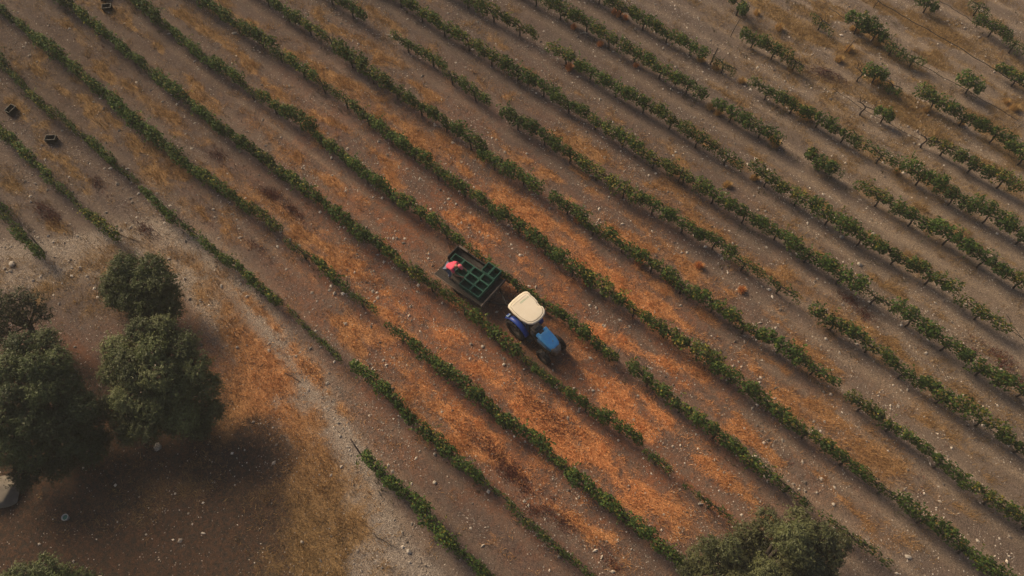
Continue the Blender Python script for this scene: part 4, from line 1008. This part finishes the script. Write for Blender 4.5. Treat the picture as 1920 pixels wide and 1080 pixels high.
# canopy
for (x, y) in ((-.48, -.33), (-.48, .33), (.42, -.31), (.42, .31)):
    m = MB(); m.tube([(x, y, .75), (x * 1.0, y, 1.5), (x * .98, y * .98, 1.965)], .026, 8); m.build('roof_post', M['darkmetal'], T)
def roof_outline(k, notch=True):
    P = []
    pts = [(-.66, -.40), (-.60, -.49), (-.30, -.535), (.10, -.52), (.42, -.44), (.545, -.32), (.60, -.12), (.60, .12), (.545, .32), (.43, .435)]
    if notch: pts += [(.27, .47), (.23, .425), (.05, .44), (-.02, .485), (-.20, .50), (-.40, .49), (-.44, .515), (-.58, .50)]
    else: pts += [(.27, .47), (.23, .47), (.05, .49), (-.02, .495), (-.20, .50), (-.40, .50), (-.44, .5), (-.58, .48)]
    pts += [(-.655, .40), (-.69, .15), (-.69, -.15)]
    # densify
    out = []
    n = len(pts)
    for i in range(n):
        a, b = pts[i], pts[(i + 1) % n]
        out += [a, ((a[0] + b[0]) / 2, (a[1] + b[1]) / 2)]
    cx, cy = -.04, -.02
    return [(cx + (x - cx) * k * 1.085 + .19, cy + (y - cy) * k * 1.085) for x, y in out]
RZ = 1.96
m = MB(); rings = []
for k, z in ((.90, -.015), (.97, 0), (1.0, .03), (1.0, .055), (.975, .085), (.945, .096), (.93, .098), (.87, .100), (.86, .101), (.85, .110), (.84, .112), (.80, .114), (.5, .118), (.1, .120)):
    rings.append([(x, y, RZ + z) for x, y in roof_outline(k)])
m.loft(rings, True, True); rf = m.build('roof', M['cream'], T)
soften(MB().box((-.36, .0, RZ + .108), (.05, .72, .03)).build('roof_rib', M['cream'], rf), .008)
soften(MB().box((-.22, .16, RZ + .114), (.085, .46, .012)).build('roof_rib', M['roofstain'], rf), .005)
oo = [(x, y, RZ + .101) for x, y in roof_outline(.855)]
MB().tube(oo + oo[:1], 0.013, 5, False).build('roof_seam_shade', M['seamshade'], rf)  # dark tube painting the shadow of the groove around the roof
for (x, y) in ((-.28, -.44), (.18, -.45)): MB().tube([(x, y, RZ + .085), (x, y, RZ + .108)], .02, 10).build('roof_bolt', M['darkmetal'], rf)

# ------------------------------------------------------------------ PEOPLE
def skin_mesh(name, J, E, R, sub=2):
    names = list(J); idx = {n: i for i, n in enumerate(names)}
    me = bpy.data.meshes.new(name); me.from_pydata([J[n] for n in names], [(idx[a], idx[b]) for a, b in E], []); me.update()
    o = bpy.data.objects.new(name, me); col.objects.link(o)
    sk = o.modifiers.new('skin', 'SKIN'); sk.use_smooth_shade = True
    for n in names:
        v = me.skin_vertices[0].data[idx[n]]; r = R[n]; v.radius = r if hasattr(r, '__len__') else (r, r); v.use_root = (idx[n] == 0)
    if sub: sd = o.modifiers.new('sub', 'SUBSURF'); sd.levels = sub; sd.render_levels = sub
    dg = bpy.context.evaluated_depsgraph_get(); out = bpy.data.meshes.new_from_object(o.evaluated_get(dg))
    bpy.data.objects.remove(o); bpy.data.meshes.remove(me); out.name = name
    for p in out.polygons: p.use_smooth = True
    return out
def V3(*a): return Vector(a)
def hand_chain(J, E, R, wrist, d, side, tag_):
    """palm with four bent fingers and a thumb; d = finger direction, side = across the palm"""
    d = d.normalized(); side = (side - d * side.dot(d)).normalized(); dn = d.cross(side); dn = dn if dn.z < 0 else -dn
    p = wrist + d * .075
    J[tag_ + 'palm'] = p; E.append((tag_ + 'wrist', tag_ + 'palm')); R[tag_ + 'palm'] = (.036, .018)
    for i, (o, l) in enumerate(((-.030, .066), (-.010, .078), (.010, .074), (.030, .058))):
        a = p + side * o + d * .02; b = a + d * l * .55 + dn * .008; c = b + d * l * .35 + dn * l * .45
        for nm, q, pr_ in (('a', a, tag_ + 'palm'), ('b', b, tag_ + f'{i}a'), ('c', c, tag_ + f'{i}b')):
            J[tag_ + f'{i}{nm}'] = q; E.append((pr_, tag_ + f'{i}{nm}')); R[tag_ + f'{i}{nm}'] = .0095 if nm != 'c' else .0075
    a = wrist + d * .03 + side * -.032; b = a + d * .035 + side * -.022 + dn * .01; c = b + d * .028 + dn * .012
    for nm, q, pr_ in (('ta', a, tag_ + 'wrist'), ('tb', b, tag_ + 'ta'), ('tc', c, tag_ + 'tb')):
        J[tag_ + nm] = q; E.append((pr_, tag_ + nm)); R[tag_ + nm] = .011 if nm != 'tc' else .0085
def head_mesh(parent, c, fwd, up, skin, s=1.0):
    """skull with brow, nose, mouth, ears, as one mesh in the head's own frame, then placed"""
    import bmesh
    bm = bmesh.new(); bmesh.ops.create_icosphere(bm, subdivisions=3, radius=1.0)
    for v in bm.verts:
        x, y, z = v.co; k = 1 - .22 * max(0, -z) ** 1.2
        fx = .098 * x; 
        if x > .55 and abs(y) < .22 and -.35 < z < .15: fx += .022 * (1 - abs(y) / .22) * (1 - abs(z + .1) / .25 if abs(z + .1) < .25 else 0)
        if x > .5 and .08 < z < .3 and .15 < abs(y) < .55: fx -= .008
        if x > .5 and -.6 < z < -.42 and abs(y) < .35: fx += .006
        ey = .078 * y * k
        if abs(y) > .9 and -.25 < z < .25 and abs(x) < .3: ey *= 1.16
        v.co = Vector((fx, ey, .122 * z))
    f = fwd.normalized(); u = (up - f * up.dot(f)).normalized(); l = u.cross(f)
    R = Matrix((f, l, u)).transposed()
    for v in bm.verts: v.co = R @ (v.co * s) + c
    me = bpy.data.meshes.new('head'); bm.to_mesh(me); bm.free()
    for p in me.polygons: p.use_smooth = True
    return me, R
def cap_mesh(c, R, s=1.0, brim=True):
    m = MB(); rings = []
    for i in range(7):
        t = i / 6; a = t * math.pi / 2; rings.append([tuple(R @ Vector((.108 * math.cos(a) * math.cos(q), .088 * math.cos(a) * math.sin(q), .02 + .125 * math.sin(a))) * s + c) for q in [2 * math.pi * j / 20 for j in range(20)]])
    m.loft(rings, True, True)
    if brim:
        top = [tuple(R @ Vector((.09 + .10 * math.cos(q) * 1.0, .075 * math.sin(q), .028)) + c) for q in [2 * math.pi * j / 16 for j in range(16)]]
        bot = [tuple(Vector(p) - R @ Vector((0, 0, .008))) for p in top]; m.loft([bot, top], False, True)
    return m
def person(name, label, base, rz, J, shirt_mat, leg_mat, shoe_mat, head_fwd, capm, sleeves='short'):
    """J: joint positions in a local frame (x forward, y left, z up from the feet)"""
    e = empty(name, base, rz); tag(e, label, 'person')
    B = {k: Vector(v) for k, v in J.items()}
    E = [('pelvis', 'belly'), ('belly', 'chest'), ('chest', 'neck'), ('neck', 'skull')]
    R = {'pelvis': (.145, .115), 'belly': (.13, .10), 'chest': (.15, .11), 'neck': (.055, .055), 'skull': (.05, .05)}
    for s in 'rl':
        E += [('chest', s + 'sho'), (s + 'sho', s + 'elb'), (s + 'elb', s + 'wrist'), ('pelvis', s + 'hip'), (s + 'hip', s + 'knee'), (s + 'knee', s + 'ank'), (s + 'ank', s + 'toe')]
        R.update({s + 'sho': .062, s + 'elb': .043, s + 'wrist': .028, s + 'hip': .088, s + 'knee': .058, s + 'ank': .04, s + 'toe': .035})
    J2, E2, R2 = dict(B), list(E), dict(R)
    for s in 'rl':
        d = B[s + 'wrist'] - B[s + 'elb']; hand_chain(J2, E2, R2, B[s + 'wrist'], d, Vector((0, 1 if s == 'l' else -1, 0)) * -1 + Vector((.2, 0, 0)), s)
    bm_ = skin_mesh('body', J2, E2, R2, 1)
    bm_.materials.append(M['skin']); link('body', bm_, None, e)
    up = (B['skull'] - B['neck']).normalized(); hc = B['skull'] + up * .09
    hm, HR = head_mesh(e, hc, Vector(head_fwd), up, M['skin']); hm.materials.append(M['skin']); h = link('head', hm, None, e)
    for s in (-1, 1):
        MB().add([tuple(HR @ Vector((.088 + .006 * math.cos(q * .785) * 0, s * .032 + .011 * math.cos(q * .785), .006 + .006 * math.sin(q * .785))) + hc) for q in range(8)], [tuple(range(8))]).build('eye', M['hair'], h)
    m = MB(); rings = []
    for i in range(6):
        a = -.35 + (math.pi / 2 + .35) * i / 5
        rings.append([tuple(HR @ Vector((-.012 + .098 * math.cos(a) * math.cos(q), .084 * math.cos(a) * math.sin(q), .012 + .122 * math.sin(a))) + hc) for q in [2 * math.pi * j / 18 for j in range(18)]])
    m.loft(rings, True, True).build('hair', M['hair'], e)
    if capm: cap_mesh(hc + HR @ Vector((0, 0, .012)), HR).build('cap', capm, e)
    # shirt
    SJ = {k: B[k] for k in ('pelvis', 'belly', 'chest')}; SJ['collar'] = B['chest'].lerp(B['neck'], .72)
    SE = [('pelvis', 'belly'), ('belly', 'chest'), ('chest', 'collar')]; SR = {'pelvis': (.158, .13), 'belly': (.15, .122), 'chest': (.172, .132), 'collar': (.075, .075)}
    for s in 'rl':
        SJ[s + 'sho'] = B[s + 'sho']; SJ[s + 'slv'] = B[s + 'sho'].lerp(B[s + 'elb'], .62); SE += [('chest', s + 'sho'), (s + 'sho', s + 'slv')]; SR.update({s + 'sho': .080, s + 'slv': .070})
    sm = skin_mesh('shirt', SJ, SE, SR, 1); sm.materials.append(shirt_mat); link('shirt', sm, None, e)
    # trousers
    LJ = {'pelvis': B['pelvis'] - (B['belly'] - B['pelvis']) * .12}; LE = []; LR = {'pelvis': (.152, .124)}
    for s in 'rl':
        LJ[s + 'hip'] = B[s + 'hip']; LJ[s + 'knee'] = B[s + 'knee']; LJ[s + 'cuff'] = B[s + 'knee'].lerp(B[s + 'ank'], .9)
        LE += [('pelvis', s + 'hip'), (s + 'hip', s + 'knee'), (s + 'knee', s + 'cuff')]; LR.update({s + 'hip': .105, s + 'knee': .075, s + 'cuff': .062})
    lm = skin_mesh('trousers', LJ, LE, LR, 1); lm.materials.append(leg_mat); link('trousers', lm, None, e)
    for s in 'rl':
        f = (B[s + 'toe'] - B[s + 'ank']); f.z = 0; f = f.normalized(); a = B[s + 'ank']
        sm = skin_mesh('shoe', {'a': a + V3(0, 0, -.02) - f * .03, 'b': a + V3(0, 0, -.045) + f * .06, 'c': a + V3(0, 0, -.05) + f * .15}, [('a', 'b'), ('b', 'c')], {'a': .05, 'b': (.046, .04), 'c': (.042, .032)}, 1)
        sm.materials.append(shoe_mat); link('shoe', sm, None, e)
    return e
# worker on the trailer, bent forward with one hand on a crate
wb = un(847, 519, base_z + .02)
WJ = dict(pelvis=(-.16, 0, .72), belly=(-.04, 0, .84), chest=(.15, 0, 1.0), neck=(.31, 0, 1.09), skull=(.37, 0, 1.125),
    rsho=(.18, -.185, 1.0), relb=(.36, -.23, .74), rwrist=(.575, -.12, .585), lsho=(.18, .185, 1.0), lelb=(.32, .30, .74), lwrist=(.52, .28, .60),
    rhip=(-.14, -.10, .66), rknee=(.06, -.13, .40), rank=(-.04, -.13, .09), rtoe=(.12, -.14, .04), lhip=(-.14, .10, .66), lknee=(.08, .13, .40), lank=(-.02, .13, .09), ltoe=(.14, .14, .04))
person('person', 'worker in a pink shirt and pink cap bending over the crates on the trailer', (wb[0] - .05, wb[1] + .03, base_z - .005), math.radians(14), WJ, M['pink'], M['jeans'], M['shoe'], (.7, 0, -.6), M['pinkcap'])
# driver under the canopy
DJ = dict(pelvis=(-.14, 0, 1.0), belly=(-.17, 0, 1.14), chest=(-.16, 0, 1.34), neck=(-.11, 0, 1.52), skull=(-.08, 0, 1.58),
    rsho=(-.16, -.18, 1.40), relb=(-.02, -.27, 1.16), rwrist=(.20, -.20, 1.24), lsho=(-.16, .18, 1.40), lelb=(-.02, .27, 1.16), lwrist=(.20, .18, 1.27),
    rhip=(-.10, -.09, .98), rknee=(.32, -.17, .98), rank=(.40, -.18, .60), rtoe=(.54, -.19, .555), lhip=(-.10, .09, .98), lknee=(.32, .17, .98), lank=(.40, .18, .60), ltoe=(.54, .19, .555))
person('person', 'driver seated at the wheel, mostly covered by the cream tractor canopy', (TX, TY, gzf(TX, TY) - .02), TH, DJ, M['shirt2'], M['jeans'], M['seat'], (1, 0, -.1), None)

# ------------------------------------------------------------------ evening haze in the air over the field
hz = MB().box((0, 0, 14.0), (1840, 1840, 33.0)).mesh('haze')
hm_ = bpy.data.materials.new('evening_haze'); hm_.use_nodes = True; hn = hm_.node_tree; hn.nodes.clear()
ho = hn.nodes.new('ShaderNodeOutputMaterial'); hv = hn.nodes.new('ShaderNodeVolumePrincipled')
hv.inputs['Color'].default_value = (.92, .93, .95, 1); hv.inputs['Density'].default_value = 0.0009; hv.inputs['Anisotropy'].default_value = 0.0
hn.links.new(hv.outputs[0], ho.inputs['Volume'])
tag(link('haze', hz, hm_), 'thin evening haze hanging over the whole field', 'haze', kind='stuff')
